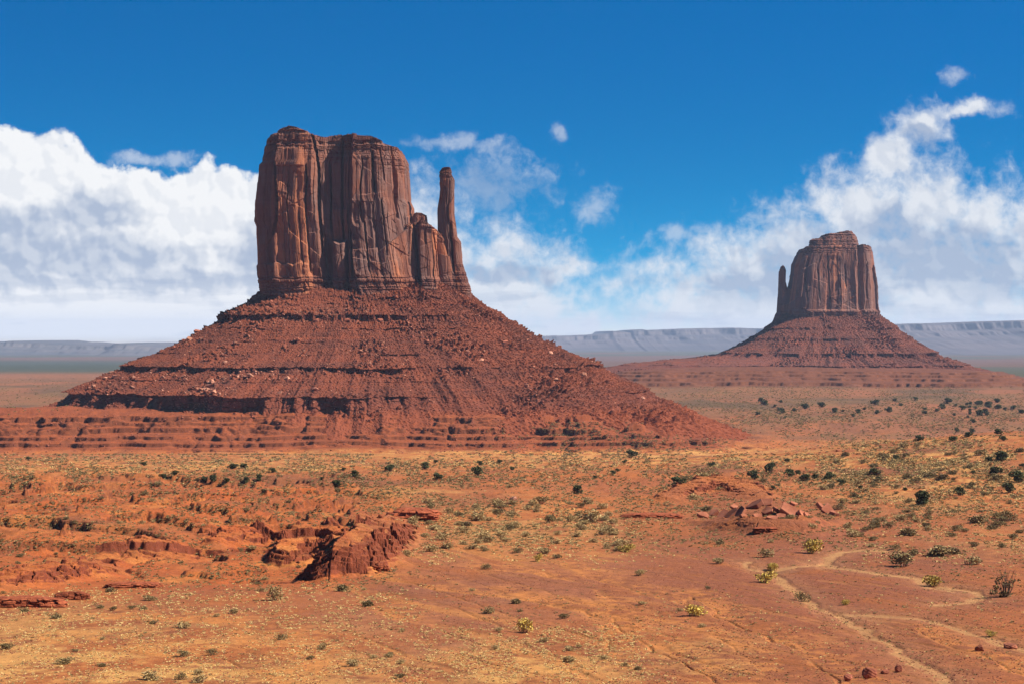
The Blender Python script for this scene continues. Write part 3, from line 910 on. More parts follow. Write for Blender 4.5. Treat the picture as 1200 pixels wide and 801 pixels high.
def feat_west(fx, fy):
    fxw = fx + 1.3 * fbm(fx / 30, fy / 14, 3, 310)
    # standing-out of the big buttresses
    e = [(296, -3), (302, -3), (323, -2), (326, 4), (366, 5), (371, 1), (374, -2), (380, -3), (383, -8), (400, -9), (411, -8), (414, 5), (440, 8), (456, 6), (459, 1), (465, 1), (468, -5), (484, -8)]
    up = np.interp(fxw, [a for a, _ in e], [b for _, b in e])
    e2 = [(296, -2), (318, -2), (326, 2), (362, 4), (378, 0), (386, -7), (391, -8), (393, -8), (408, -8), (412, 2), (424, 8), (450, 9), (470, 5), (484, 2)]
    lo = np.interp(fxw, [a for a, _ in e2], [b for _, b in e2])
    t = sstep(232, 268, fy + 5 * fbm(fx / 9, fy / 30, 2, 315))
    d = up * (1 - t) + lo * t
    # the leaning pillar at the foot of the recess
    pw = np.clip(1 - ((fxw - 399) / 9.5) ** 4, 0, 1) * sstep(283, 288, fy + 0.14 * np.abs(fx - 399) ** 1.5)
    d = d + pw * 11
    # hollow arch right of the recess, and the broad panel lip below y 228
    a1 = np.clip(1 - ((fx - 421) / 9) ** 2 - ((fy - 252) / 16) ** 2, 0, 1)
    d = d - 2.2 * sstep(0, 0.6, a1)
    d = d + 1.0 * sstep(227, 229, fy + 0.15 * (fx - 434) + 2 * perlin(fx / 7, fy * 0, 316)) * np.clip(1 - ((fx - 434) / 16) ** 4, 0, 1) * (1 - sstep(240, 262, fy))
    a2 = np.clip(1 - ((fx - 344) / 13) ** 2 - ((fy - 215) / 20) ** 2, 0, 1)
    d = d - 1.2 * sstep(0, 0.6, a2)
    d = d + 2.2 * sstep(196, 194, fy) * np.clip(1 - ((fx - 341) / 17) ** 4, 0, 1) * sstep(172, 176, fy)
    d = d + polyline_cracks([
        ([(325, 157), (324.5, 172), (323.5, 185), (324.5, 200), (326.5, 240), (325, 262), (321, 276)], 1.7, 10),
        ([(367, 160), (371, 180), (374, 200), (374, 240), (376, 256), (379, 300)], 1.8, 8),
        ([(360, 196), (361, 215), (359, 236), (361, 266), (366, 320)], 1.2, 5),
        ([(401, 162), (401, 200), (401, 250), (404, 284)], 1.4, 6),
        ([(424.5, 185), (425.5, 195), (423, 220), (424, 260)], 0.9, 3),
        ([(436, 180), (437, 205), (440, 226)], 1.5, 6),
        ([(456.5, 172), (461, 200), (463, 230), (465, 256)], 1.5, 10),
        ([(466, 172), (468.5, 195), (470, 216)], 1.1, 7),
        ([(339, 215), (338, 240), (341, 270)], 0.9, 3), ([(428, 262), (431, 290), (434, 318)], 1.2, 4), ([(446, 235), (449, 265), (453, 300)], 1.0, 3.5),
        ([(352, 250), (354, 285), (358, 312)], 1.0, 3), ([(412, 270), (414, 300), (415, 330)], 1.3, 5), ([(386, 190), (388, 230), (388, 270)], 1.2, 5),
        ([(444, 176), (447, 195), (449, 214)], .8, 3), ([(472, 255), (474, 285), (476, 310)], 1.2, 5),
    ], fx, fy)
    # foot shelf on the left
    d = d + 2.0 * sstep(308, 311, fy + 3 * perlin(fx / 9, fy * 0, 317)) * sstep(378, 350, fx)
    return d

DW = 1850.0
west = empty('sandstone_butte', (*[(425 - 600) / F * DW, DW, 0.0],))
tag(west, 'large red sandstone butte with a thin rock thumb standing beside its cliff', 'butte', 'sandstone buttes')
rock_body('cliff', DW, 62,
          [(309, 345), (307, 337), (304, 310), (303.4, 265), (301, 259), (300.3, 238), (302.5, 211), (304.6, 191), (308, 187), (309, 175), (313, 161.5)],
          [(500, 345), (492, 320), (486, 290), (482, 262), (481.5, 240), (478, 232), (476.3, 211), (476, 187), (472, 175)],
          [(313, 161.5), (319, 157.5), (332, 152.5), (336, 150), (343, 148), (355, 150.4), (364, 154), (366.5, 159), (370, 157.6), (382, 160), (391, 158.5), (394, 157.5), (406, 157), (433, 159.4), (443, 163.6), (454, 169), (467, 171.4), (472, 175)],
          348, 1200, 520, M['cliff'], west, 400, feat_west, p=4.6)

def feat_shoulder(fx, fy):
    e = [(455, -8), (468, -4), (472, 3), (482, 4), (487, -2), (490, -3), (493, 5), (505, 7), (511, 3), (516, -4), (525, -6)]
    d = np.interp(fx + 1.2 * fbm(fx / 20, fy / 12, 2, 330), [a for a, _ in e], [b for _, b in e])
    d = d + polyline_cracks([([(484, 262), (487, 285), (491, 310), (494, 335)], 1.6, 6), ([(474, 275), (477, 300), (479, 325)], 1.1, 4), ([(513, 278), (517, 300), (520, 330)], 1.5, 6), ([(506, 272), (511, 295), (513, 320)], 0.9, 3)], fx, fy)
    return d
DS = 1818.0
rock_body('cliff_shoulder', DS + 8, 30,
          [(440, 352), (444, 320), (448, 300), (452, 285), (456, 272)],
          [(536, 354), (532, 330), (527, 300), (523, 285), (520, 274)],
          [(456, 275), (464, 270), (472, 266), (478, 263), (484, 262), (489, 260), (497, 259.5), (502, 262), (508, 266), (514, 270.5), (520, 278)],
          352, 560, 260, M['cliff'], west, 430, feat_shoulder, beds_top=8, beds_base=22, flare=2.0, recess=0.5)
rock_body('cap_block', DS + 6, 7,
          [(482, 272), (483.5, 262), (485, 251)], [(501, 272), (500, 262), (499.5, 252.5)],
          [(485, 251), (488, 249), (494, 249.2), (499.5, 252.5)], 272, 160, 70, M['cliff'], west, 440, None, sc=0.35, beds_top=2, beds_base=1, recess=0.2, flare=0)

def feat_spire(fx, fy):
    return polyline_cracks([([(528, 262), (529, 285), (532, 320)], 1.3, 4), ([(523, 210), (523, 240)], .7, 1.2)], fx, fy)
rock_body('thumb_spire', DS + 2, 11,
          [(504, 357), (511, 330), (513.5, 300), (513.7, 269), (513.7, 244), (516, 230), (516.7, 221), (515, 208), (515, 200), (517, 197)],
          [(552.5, 357), (551, 340), (546.5, 326), (541.5, 309), (540.5, 298), (539.5, 283), (535.5, 277), (533.5, 262), (531.7, 250), (531.7, 229), (532.6, 211), (532, 208.5), (529.2, 205), (529, 199), (528, 197)],
          [(517, 197), (519, 195.8), (526, 195.6), (528, 197)], 357, 420, 520, M['cliff'], west, 450, feat_spire, sc=0.55, beds_top=14, beds_base=40, p=2.8, taper=0.15, slab_amp=0.7, recess=0.3)

# ------------------------------------------------------------------ talus slopes
def talus(name, parent, mat, Xc, Yc, ax, by, prof, zs, ledges, n, seed, kfun=None, sc=1.0, p=2.6, skirt=None):
    """prof: (z, distance outside the cliff foot), from the top downwards"""
    ext = 110 * sc
    xi, yi, nx, ny, si = superloop(n, ax + ext, by + ext, p, 1.0, 0.14)
    bx = xi * ax; by_ = yi * by
    # outward direction: blend of the loop normal and the ray from the centre
    rx = xi * (ax + ext) - bx; ry = yi * (by + ext) - by_
    L = np.hypot(rx, ry); ox = rx / L; oy = ry / L
    pz = np.array([a for a, _ in prof])[::-1]; pr = np.array([b for _, b in prof])[::-1]
    Z, SI = np.meshgrid(zs, si, indexing='ij')
    fx = np.broadcast_to(bx + ox * 120, Z.shape); fr = np.broadcast_to(-oy, Z.shape)
    pxm = 600 + (Xc + np.broadcast_to(bx, Z.shape) + np.broadcast_to(ox, Z.shape) * np.interp(Z, pz, pr)) / (Yc + np.broadcast_to(by_, Z.shape) + np.broadcast_to(oy, Z.shape) * np.interp(Z, pz, pr)) * F
    g = Z.copy(); cl = np.zeros(Z.shape)
    for li, (zt, h, fn) in enumerate(ledges):
        A = fn(pxm, fr) if callable(fn) else fn
        A = A * np.clip(0.85 + 1.4 * fbm(SI / (34 * sc), SI * 0 + li * 3.7, 4, seed + li), 0, 1.0 if h > 10 else 1.22)
        ztt = zt + 1.2 * sc * fbm(SI / (14 * sc), SI * 0 + li + 7, 3, seed + 25 + li) + 2.6 * sc * fbm(SI / (60 * sc), SI * 0 + li, 3, seed + 20 + li)
        h = h * np.clip(0.85 + 0.9 * fbm(SI / (20 * sc), SI * 0 + li * 5.1, 3, seed + 30 + li), 0.3, 1.15)
        w = 2.2 * h
        de = np.where(Z > ztt, -h / 2 * np.clip(1 - (Z - ztt) / w, 0, 1), np.where(Z > ztt - h, (ztt - h / 2) - Z, h / 2 * np.clip(1 - (ztt - h - Z) / w, 0, 1)))
        g = g + A * de
        inside = (Z < ztt) & (Z > ztt - h)
        cl = np.maximum(cl, np.where(inside, np.clip(A, 0, 1), 0))
    # extrapolated profile keeps strictly growing
    R = np.interp(g, pz, pr)
    if kfun is not None:
        R = R * kfun(pxm, np.broadcast_to(ox, Z.shape), Z)
    depth_t = np.clip(R / (150 * sc), 0, 1.2)
    rl = ridged(SI / (26 * sc), R / (170 * sc), 4, seed + 40)
    rough = 1 - 0.7 * cl
    R = R + depth_t * (9.5 * sc * rl * rough + 13 * sc * fbm(SI / (70 * sc), Z / (90 * sc), 3, seed + 45))
    patch = sstep(-0.1, 0.35, fbm(SI / (50 * sc), R / (45 * sc), 3, seed + 50))
    f1, f2, r1, r2, _, _ = worley(SI / (4.2 * sc), R / (4.2 * sc), seed + 55)
    f1b, _, r1b, _, _, _ = worley(SI / (1.9 * sc), R / (1.9 * sc), seed + 56)
    rock = np.clip(0.52 - f1, 0, 1) * (r1 > 0.5) * patch
    flank = 1 + 0.6 * sstep(540, 640, pxm) * (sc == 1.0)
    bump = rough * flank * (rock * 9 * sc + 2.6 * sc * np.clip(0.5 - f1b, 0, 1) * (r1b > 0.45) + 1.0 * sc * fbm(SI / (6 * sc), R / (6 * sc), 4, seed + 60))
    R = R + 0.5 * bump; Z = Z + 0.55 * bump
    # blocky faces on the ledges
    fa, fb, ra, _, _, _ = worley(SI / (7 * sc), Z / (5 * sc), seed + 65)
    R = R + cl * sc * (2.8 * (ra - 0.5) - 1.5 * np.clip(1 - (fb - fa) / 0.12, 0, 1) + 7 * fbm(SI / (19 * sc), SI * 0, 3, seed + 66) - 3.0 * np.clip(1 - np.abs(perlin(SI / (13 * sc), SI * 0, seed + 67)) / 0.12, 0, 1))
    X = Xc + bx + ox * R; Y = Yc + by_ + oy * R
    V = np.stack([X, Y, Z], -1).reshape(-1, 3) - np.array([parent.location[:]])
    o = mesh_np(name, V, grid_quads(len(zs), n, True), mat, parent, False, attrs={'tone': cl.ravel()})
    return X, Y, Z, SI, patch, pxm, fr

def rng_fn(pts):
    xs = [a for a, _ in pts]; ys = [b for _, b in pts]
    return lambda px, fr: np.interp(px, xs, ys) * sstep(-0.5, 0.0, fr)

zsW = np.concatenate([np.linspace(150, 112, 90), np.linspace(111.7, 104, 40), np.linspace(103.6, 68, 100), np.linspace(67.7, 59, 46), np.linspace(58.6, 46, 44), np.linspace(45.8, 28, 100), np.linspace(27.7, -6, 50)])
tw = talus('talus_slope', west, M['talus'], (428 - 600) / F * DW, DW - 12, 92, 55,
           [(152, -30), (140, -8), (133, 2), (122, 14), (110.5, 34), (91, 62), (78, 88), (65, 116), (50, 142), (38, 166), (24, 200), (-6, 270)], zsW,
           [(120, 1.5, rng_fn([(250, .6), (560, .5), (600, .2)])), (99, 1.6, rng_fn([(180, .7), (330, .3), (520, .7), (600, .2)])), (77, 1.5, rng_fn([(100, .6), (300, .2), (480, .5), (600, .1)])), (55, 1.6, rng_fn([(60, .7), (300, .2), (520, .3), (600, .1)])),
            (126.5, 2.0, rng_fn([(380, 0), (400, 1), (500, 1), (530, 0)])),
            (110.5, 5.0, rng_fn([(200, 1.1), (480, 1.0), (540, .6), (600, .2)])),
            (88, 1.8, rng_fn([(100, .6), (250, .2), (330, .5), (480, .0), (600, .4)])),
            (66, 4.6, rng_fn([(60, 1.1), (150, 1.1), (420, 1.0), (540, .7), (600, .25), (640, .5), (680, 1.1), (700, 1.1), (730, .6)])),
            (43.5, 14.0, rng_fn([(40, .5), (80, .8), (130, 1.1), (450, 1.0), (490, .45), (540, .1), (700, .1), (735, .6), (780, .5)]))],
           1900, 500)

DE = 3800.0
east = empty('sandstone_butte', ((975 - 600) / F * DE, DE, 0.0))
tag(east, 'smaller distant sandstone butte with a flat cap and tiny pinnacle on its left', 'butte', 'sandstone buttes')

def feat_east(fx, fy):
    e = [(925, -4), (933, 0), (942, 5), (958, 8), (972, 9), (990, 8), (1003, 5), (1006, -7), (1009, -6), (1012, 2), (1020, 0), (1030, -8)]
    d = np.interp(fx + .7 * fbm(fx / 12, fy / 8, 2, 340), [a for a, _ in e], [b for _, b in e])
    d = d - 1.5 * sstep(0, .7, np.clip(1 - ((fx - 972) / 22) ** 2 - ((fy - 314) / 17) ** 2, 0, 1)) * sstep(298, 302, fy)
    d = d + polyline_cracks([([(1005.5, 287), (1005, 320), (1006, 358)], 1.1, 10), ([(969, 300), (970, 325), (971, 356)], .9, 6), ([(989, 312), (990, 338)], .8, 5),
                             ([(947, 306), (945, 325), (946, 352)], .9, 6), ([(938, 296), (936, 320), (937, 350)], .8, 5), ([(958, 318), (959, 352)], .8, 5), ([(980, 300), (981, 330), (979, 356)], .7, 4), ([(1016, 310), (1016, 350)], .8, 5)], fx, fy)
    return d
rock_body('cliff', DE, 62,
          [(922, 374), (926, 350), (928, 338), (929.7, 326), (931, 309.4), (935, 299), (939.4, 291.5)],
          [(1031, 376), (1029, 368), (1027, 350), (1025.6, 336), (1022.6, 314), (1023.6, 308), (1022.5, 298), (1021, 289.5)],
          [(939.4, 291.5), (944, 289.5), (950, 288.5), (1005, 286.5), (1015, 287), (1021, 289.5)], 378, 820, 300, M['cliff_far'], east, 600, feat_east, sc=1.6, p=4.2, beds_top=16, beds_base=26, slab_amp=0.75)
rock_body('cap_rock', DE, 42,
          [(949.5, 291), (950, 287), (950.7, 281), (953.5, 279.2)], [(1006, 291), (1005.3, 286), (1004.6, 281), (1003.2, 276), (999, 271)],
          [(953.5, 279.2), (963.0, 278.5), (966, 274.2), (978, 272.7), (989, 270.5), (997, 270), (999, 271)], 291, 420, 90, M['cliff_far'], east, 620, None, sc=1.1, beds_top=40, beds_base=2, taper=0.2, flare=0)
rock_body('thumb_spire', DE - 10, 11,
          [(906, 378), (911, 366), (912.4, 344), (913.2, 327), (913.8, 316), (915, 312.5)], [(932, 378), (928, 360), (925, 345), (922.5, 336), (921, 330), (921.5, 317), (920.3, 313)],
          [(915, 312.5), (917.5, 311.0), (920.3, 313)], 378, 260, 240, M['cliff_far'], east, 640, None, sc=0.8, beds_top=10, beds_base=20, p=2.6, slab_amp=0.8)
rock_body('cliff_shoulder', DE - 8, 16,
          [(914, 376), (917, 350), (919, 338), (920, 335.5)], [(940, 376), (938, 350), (934, 342), (931, 336)],
          [(920, 335.5), (924, 337.5), (927, 338.5), (931, 336)], 376, 260, 110, M['cliff_far'], east, 660, None, sc=0.9, beds_top=6, beds_base=20)

def k_east(px, ox, Z):
    return 1 + 0.8 * sstep(0.5, 1.0, -ox) * sstep(60, 30, Z)
zsE = np.concatenate([np.linspace(150, 60, 150), np.linspace(59.5, 48, 40), np.linspace(47.5, -8, 110)])
te = talus('talus_slope', east, M['talus_far'], (972 - 600) / F * DE, DE - 10, 84, 54,
           [(164, -40), (146, -10), (132, 2), (92, 53), (70, 86), (57, 108), (46, 138), (34, 172), (22, 214), (-8, 300)], zsE,
           [(104, 5.0, rng_fn([(850, .8), (1000, .3), (1040, 1.1), (1120, .8)])), (84, 5.5, rng_fn([(820, .9), (900, .3), (1000, .8), (1120, .8)])),
            (58, 9.0, rng_fn([(780, .8), (870, .9), (1000, 1.0), (1110, 1.1)])), (36, 6.0, rng_fn([(700, .7), (1000, .8), (1200, 1)]))],
           1100, 700, k_east, sc=1.25)

# ------------------------------------------------------------------ boulders on the slopes
def hull_mesh(name, seed, n=16, flat=0.75, mat=None):
    r = random.Random(seed)
    bm = bmesh.new()
    for i in range(n):
        v = Vector((r.gauss(0, 1), r.gauss(0, 1), r.gauss(0, 1))).normalized()
        v *= r.uniform(0.75, 1.1)
        v.x = max(-0.85, min(0.85, v.x)); v.z = max(-0.8, min(0.75, v.z)) * flat; v.y *= r.uniform(.8, 1)
        bm.verts.new(v * 0.5)
    res = bmesh.ops.convex_hull(bm, input=bm.verts)
    junk = [e for e in res['geom_interior'] if isinstance(e, bmesh.types.BMVert)]
    if junk: bmesh.ops.delete(bm, geom=junk, context='VERTS')
    me = bpy.data.meshes.new(name)
    bm.to_mesh(me); bm.free()
    if mat: me.materials.append(mat)
    return me

B_PALE = [hull_mesh('boulder', 10 + i, 15, 0.7, M['boulder']) for i in range(6)]
B_RED = [hull_mesh('boulder', 30 + i, 15, 0.7, M['boulder_red']) for i in range(6)]

def mesh_arrays(me):
    me.calc_loop_triangles()
    v = np.empty(len(me.vertices) * 3, np.float32); me.vertices.foreach_get('co', v)
    t = np.empty(len(me.loop_triangles) * 3, np.int32); me.loop_triangles.foreach_get('vertices', t)
    return v.reshape(-1, 3), t.reshape(-1, 3)

def scatter_mesh(name, srcs, places, mat, label, cat):
    """one mesh of many small pieces that nobody could count"""
    arr = [mesh_arrays(m) for m in srcs]
    VV, FF = [], []; off = 0
    rr = np.random.RandomState(77)
    for (p, s) in places:
        v, t = arr[rr.randint(len(arr))]
        a = rr.rand() * 2 * np.pi
        c, sn = math.cos(a), math.sin(a)
        q = v * (np.array(s) if np.ndim(s) else s) 
        q = np.stack([q[:, 0] * c - q[:, 1] * sn, q[:, 0] * sn + q[:, 1] * c, q[:, 2]], -1) + np.array(p)
        VV.append(q); FF.append(t + off); off += len(v)
    o = mesh_np(name, np.concatenate(VV), np.concatenate(FF), mat, None, False)
    tag(o, label, cat, None, 'stuff')
    return o

def slope_spots(tal, rr, n, pxlo, pxhi, zlo, zhi, patchy=True, dens=None):
    X, Y, Z, SI, patch, pxm, fr = tal
    w = ((fr > -0.15) & (pxm > pxlo) & (pxm < pxhi) & (Z > zlo) & (Z < zhi)).astype(float)
    # even out the different row spacing
    dz = np.abs(np.gradient(Z[:, 0]))[:, None]
    w = w * dz
    if patchy: w = w * (0.12 + patch)
    if dens is not None: w = w * dens(pxm, Z)
    w = w.ravel() / w.sum()
    idx = rr.choice(len(w), n, False, w)
    return [(X.ravel()[i], Y.ravel()[i], Z.ravel()[i]) for i in idx]

rr = np.random.RandomState(5)
WEST_ZONES = [
    ('angular boulder on the steep upper slope just under the large butte\'s cliff', 28, 230, 640, 112, 134),
    ('angular boulder in the rubble between the upper two ledges of the large butte', 90, 170, 640, 69, 108),
    ('pale angular boulder strewn between the middle and lowest ledges of the large butte', 90, 60, 560, 46, 64),
    ('angular boulder on the rubble of the large butte\'s right-hand shoulder slope', 72, 560, 820, 30, 85),
]
def dens_pale(px, Z):
    return 0.25 + np.exp(-((px - 235) / 75) ** 2) * 2.0 * (Z < 66) + np.exp(-((px - 380) / 90) ** 2) * (Z > 66) + np.exp(-((px - 320) / 50) ** 2) * (Z < 66)
for lab, n, a, b, z0, z1 in WEST_ZONES:
    for (x, y, z) in slope_spots(tw, rr, n, a, b, z0, z1, True, dens_pale if b < 700 else None):
        pale = rr.rand() < 0.35 or 'pale' in lab
        me = (B_PALE if pale else B_RED)[rr.randint(6)]
        o = bpy.data.objects.new('boulder', me)
        s = 1.9 + 5.2 * rr.rand() ** 3
        o.location = (x, y, z + 0.15 * s); o.scale = (s * rr.uniform(.8, 1.3), s * rr.uniform(.8, 1.2), s * rr.uniform(.7, 1.1))
        o.rotation_euler = (rr.uniform(-.5, .5), rr.uniform(-.5, .5), rr.uniform(0, 6.28))
        COL.objects.link(o)
        tag(o, lab, 'boulder', lab.split(' ', 1)[1].replace('angular ', '').replace('boulder', 'boulders'))
small = [((x, y, z + .1), 0.8 + 1.9 * rr.rand() ** 3) for (x, y, z) in slope_spots(tw, rr, 6500, 0, 850, 26, 132, True)]
scatter_mesh('talus_rubble', B_RED, small, M['boulder_red'], 'loose red rubble covering the slopes of the large butte', 'rubble')
small = [((x, y, z + .1), 0.8 + 1.2 * rr.rand() ** 2) for (x, y, z) in slope_spots(tw, rr, 2600, 0, 850, 30, 120, True, dens_pale)]
scatter_mesh('pale_rubble', B_PALE, small, M['boulder'], 'pale loose stones strewn over the slopes of the large butte', 'rubble')
small = [((x, y, z + .1), 1.6 + 2.4 * rr.rand() ** 2) for (x, y, z) in slope_spots(te, rr, 1500, 800, 1180, 20, 128, True)]
scatter_mesh('talus_rubble', B_RED, small, M['boulder_red'], 'loose rubble covering the slopes of the smaller distant butte', 'rubble')

# ------------------------------------------------------------------ bedrock outcrops, ledges, slabs, stones
def outcrop(name, label, cat, px, py, w_px, h_px, depth_ratio, seed, rot=0.0, mat='outcrop', layers=0.45, tilt=0.0, sink=0.25, group=None, n=220, nr=96):
    p = pick(px, py)
    s = p.y / F
    lx = w_px * s / 2; ly = lx * depth_ratio; h = h_px * s
    xi, yi, nx, ny, si = superloop(n, lx, ly, 2.8, 1, 0.6)
    v = np.linspace(0, 1, nr)
    Vv, Xi = np.meshgrid(v, xi, indexing='ij')
    Yi = np.broadcast_to(yi, Vv.shape); NX = np.broadcast_to(nx, Vv.shape); NY = np.broadcast_to(ny, Vv.shape); SI = np.broadcast_to(si, Vv.shape)
    m = min(lx, ly, h * 1.5)
    zz = (Vv * 1.25 - sink) * h
    shape = np.where(Vv < 0.62, 1.02 + 0.10 * np.sin(Vv * 5.0), np.sqrt(np.clip(1 - ((Vv - 0.62) / 0.38) ** 2, 0, 1)) * 1.024)
    rs = np.random.RandomState(seed * 17 + 3)
    zb_ = [-0.4]
    while zb_[-1] < 1.2: zb_.append(zb_[-1] + rs.uniform(0.09, 0.30))
    zb_ = np.array(zb_)
    zw = zz / h + 0.05 * fbm(SI / (m * 1.6), zz * 0, 3, seed + 9) + 0.02 * fbm(SI / (m * .3), zz * 0, 2, seed + 10)
    lay_ = np.clip(np.searchsorted(zb_, zw.ravel()).reshape(zw.shape) - 1, 0, len(zb_) - 2)
    fz = (zw - zb_[lay_]) / (zb_[lay_ + 1] - zb_[lay_])
    bw_ = m * (0.5 + 0.9 * rs.rand(len(zb_)))[lay_]
    sb = SI / bw_ + rs.rand(len(zb_))[lay_] * 7 + 0.06 * fbm(zz / (h * .2), SI / m, 2, seed + 14)
    bid = np.floor(sb).astype(np.int64)
    tab = rs.rand(8192); hsh = (bid * 7919 + lay_ * 104729) & 8191
    fb_ = sb - bid
    ed = np.minimum(fb_, 1 - fb_)
    d = m * (0.42 * (tab[hsh] - 0.5) + 0.30 * (tab[(hsh + 31) & 8191] - 0.5) * (fb_ - 0.5) * 2 + 0.30 * layers * 2.0 * (rs.rand(len(zb_))[lay_] - 0.5)
             - 0.16 * np.clip(1 - ed / 0.05, 0, 1) - 0.14 * (np.abs(2 * fz - 1) ** 8) + 0.30 * fbm(SI / (m * 2.2), zz / (h * 2), 3, seed + 11) + 0.06 * fbm(SI / (m * .3), zz / (h * .25), 3, seed + 12) - 0.05)
    X = Xi * lx * shape + NX * d * shape; Y = Yi * ly * shape + NY * d * shape
    Z = zz + tilt * X + 0.10 * h * fbm(X / m, Y / m, 3, seed + 13) * Vv
    V = np.stack([X, Y, Z], -1).reshape(-1, 3)
    o = mesh_np(name, V, grid_quads(nr, n, True), M[mat], None, False)
    o.location = (p.x, p.y + ly * 0.7, p.z)
    o.rotation_euler = (0, 0, rot)
    tag(o, label, cat, group)
    return o

def crag(name, label, pts, seed, step=0.9, dip=(0.10, 0.05), asym=1.0):
    """jointed bedrock ridge: a rough mass following a line of (px, py, height m, half width m)"""
    P = [pick(a, b) for a, b, _, _ in pts]
    q = np.array([(p.x, p.y) for p in P]); hh = np.array([c[2] for c in pts], float); ww = np.array([c[3] for c in pts], float)
    mg = ww.max() * 1.5 * asym
    xs = np.arange(q[:, 0].min() - mg, q[:, 0].max() + mg, 0.16); ys = np.arange(q[:, 1].min() - mg * 1.3, q[:, 1].max() + mg * 1.3, 0.30)
    X, Y = np.meshgrid(xs, ys)
    WX = X + 1.1 * fbm(X / 5, Y / 5, 3, seed) + 0.3 * fbm(X / 1.3, Y / 1.3, 2, seed + 1); WY = Y + 1.6 * fbm(X / 5, Y / 6, 3, seed + 2)
    best = np.full(X.shape, -9.0)
    for i in range(len(q) - 1):
        v = q[i + 1] - q[i]; t = np.clip(((WX - q[i, 0]) * v[0] + (WY - q[i, 1]) * v[1]) / (v @ v), 0, 1)
        d = np.hypot(WX - q[i, 0] - t * v[0], (WY - q[i, 1] - t * v[1]) * 0.75)
        side = v[0] * (WY - q[i, 1]) - v[1] * (WX - q[i, 0])
        d = d / (1 + (asym - 1) * sstep(-0.6 * ww[i], 1.6 * ww[i], -side / np.sqrt(v @ v)))
        w = ww[i] + t * (ww[i + 1] - ww[i]); h = hh[i] + t * (hh[i + 1] - hh[i])
        best = np.maximum(best, np.where(d < w * 1.45, h * (1 - sstep(0.30, 1.0, d / w)) - 0.9 * sstep(0.9, 1.45, d / w), -9))
    f1, f2, r1, r2, dx, dy = worley(WX / 3.6 + 0.4 * WY / 3.6, WY / 4.6, seed + 3)
    g1, g2, s1, s2, ex, ey = worley(X / 1.5, Y / 2.0, seed + 5)
    gb = np.hypot(np.gradient(best, axis=1) / 0.16, np.gradient(best, axis=0) / 0.30)
    on = sstep(0.2, 1.5, best) * (0.25 + 0.75 * sstep(0.12, 0.45, np.where(best > 0.1, gb, 0) + 0.25 * fbm(X / 3, Y / 4, 3, seed + 7)))
    z = best + on * (1.9 * (r1 - 0.5) + 1.3 * dx * (r2 - 0.3) + 0.9 * dy * (r1 - 0.5) + 0.55 * (s1 - 0.5) + 0.5 * ex * (s2 - 0.5) - 0.9 * np.clip(1 - (f2 - f1) / 0.10, 0, 1) - 0.25 * np.clip(1 - (g2 - g1) / 0.12, 0, 1))
    zt = z + dip[0] * (X - q[:, 0].mean()) + dip[1] * (Y - q[:, 1].mean())
    fr = zt / step - np.floor(zt / step)
    z = z + on * 1.0 * step * (np.where(fr < 0.8, fr * 0.15, 0.12 + (fr - 0.8) / 0.2 * 0.88) - fr)
    Z = height(X, Y) + np.maximum(z, -0.9)
    keep = (best > -1.2)
    Q = grid_quads(len(ys), len(xs))
    Q = Q[keep.ravel()[Q].all(1)]
    used = np.unique(Q); remap = np.zeros(X.size, np.int64); remap[used] = np.arange(len(used))
    o0 = np.array([q[:, 0].mean(), q[:, 1].mean(), 0.0])
    V = np.stack([X, Y, Z], -1).reshape(-1, 3)[used] - o0
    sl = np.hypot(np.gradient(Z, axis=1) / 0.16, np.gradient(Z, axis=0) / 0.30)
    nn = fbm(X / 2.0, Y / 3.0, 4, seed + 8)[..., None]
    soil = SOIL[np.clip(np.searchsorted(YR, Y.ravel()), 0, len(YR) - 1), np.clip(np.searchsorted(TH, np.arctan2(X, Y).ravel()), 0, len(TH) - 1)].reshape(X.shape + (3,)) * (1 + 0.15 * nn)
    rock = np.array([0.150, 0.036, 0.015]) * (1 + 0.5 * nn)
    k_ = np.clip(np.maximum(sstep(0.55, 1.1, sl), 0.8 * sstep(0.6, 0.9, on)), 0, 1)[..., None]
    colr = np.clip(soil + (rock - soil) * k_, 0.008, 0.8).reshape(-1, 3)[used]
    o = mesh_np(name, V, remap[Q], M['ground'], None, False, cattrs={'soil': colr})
    o.location = o0
    tag(o, label, 'outcrop')
    return o
crag('rock_outcrop', 'big dark red rock nose and flank rising beside the gully, centre left', [(376, 675, 2.6, 3.2), (394, 668, 4.0, 4.6), (418, 652, 4.2, 5.4), (442, 634, 3.2, 5.4), (466, 616, 1.4, 5)], 801, 0.8, asym=1.6)
crag('rock_outcrop', 'lower red rock ridge across the gully, left of the big rock nose', [(330, 657, 2.6, 4), (350, 646, 4.0, 5), (385, 633, 4.0, 6), (425, 622, 3.0, 6)], 811, asym=2.2)
crag('rock_outcrop', 'craggy red rock crest on the knoll behind and left of the tumbled slabs', [(780, 583, 0.9, 5), (805, 576, 2.6, 7), (835, 570, 3.4, 9), (868, 572, 2.6, 9), (892, 580, 1.2, 7)], 821, asym=1.6)
crag('rock_outcrop', 'low broken red scarp amid the shrubs of the left badlands', [(250, 636, 1.0, 3), (275, 631, 2.6, 4.5), (300, 634, 1.8, 4)], 831, asym=2.0)
crag('rock_outcrop', 'rounded broken red scarp in the middle of the left badlands', [(130, 648, .6, 3), (160, 642, 1.5, 4.5), (190, 640, 1.2, 4.5), (210, 642, .6, 3)], 841, 0.6, asym=2.5)
crag('rock_outcrop', 'long low broken bank of red rock at the far left', [(-20, 690, 1.6, 3.5), (20, 684, 2.4, 4), (60, 676, 2.2, 4), (105, 668, 1.4, 4), (130, 664, .8, 3)], 851, 0.6, asym=2.0)
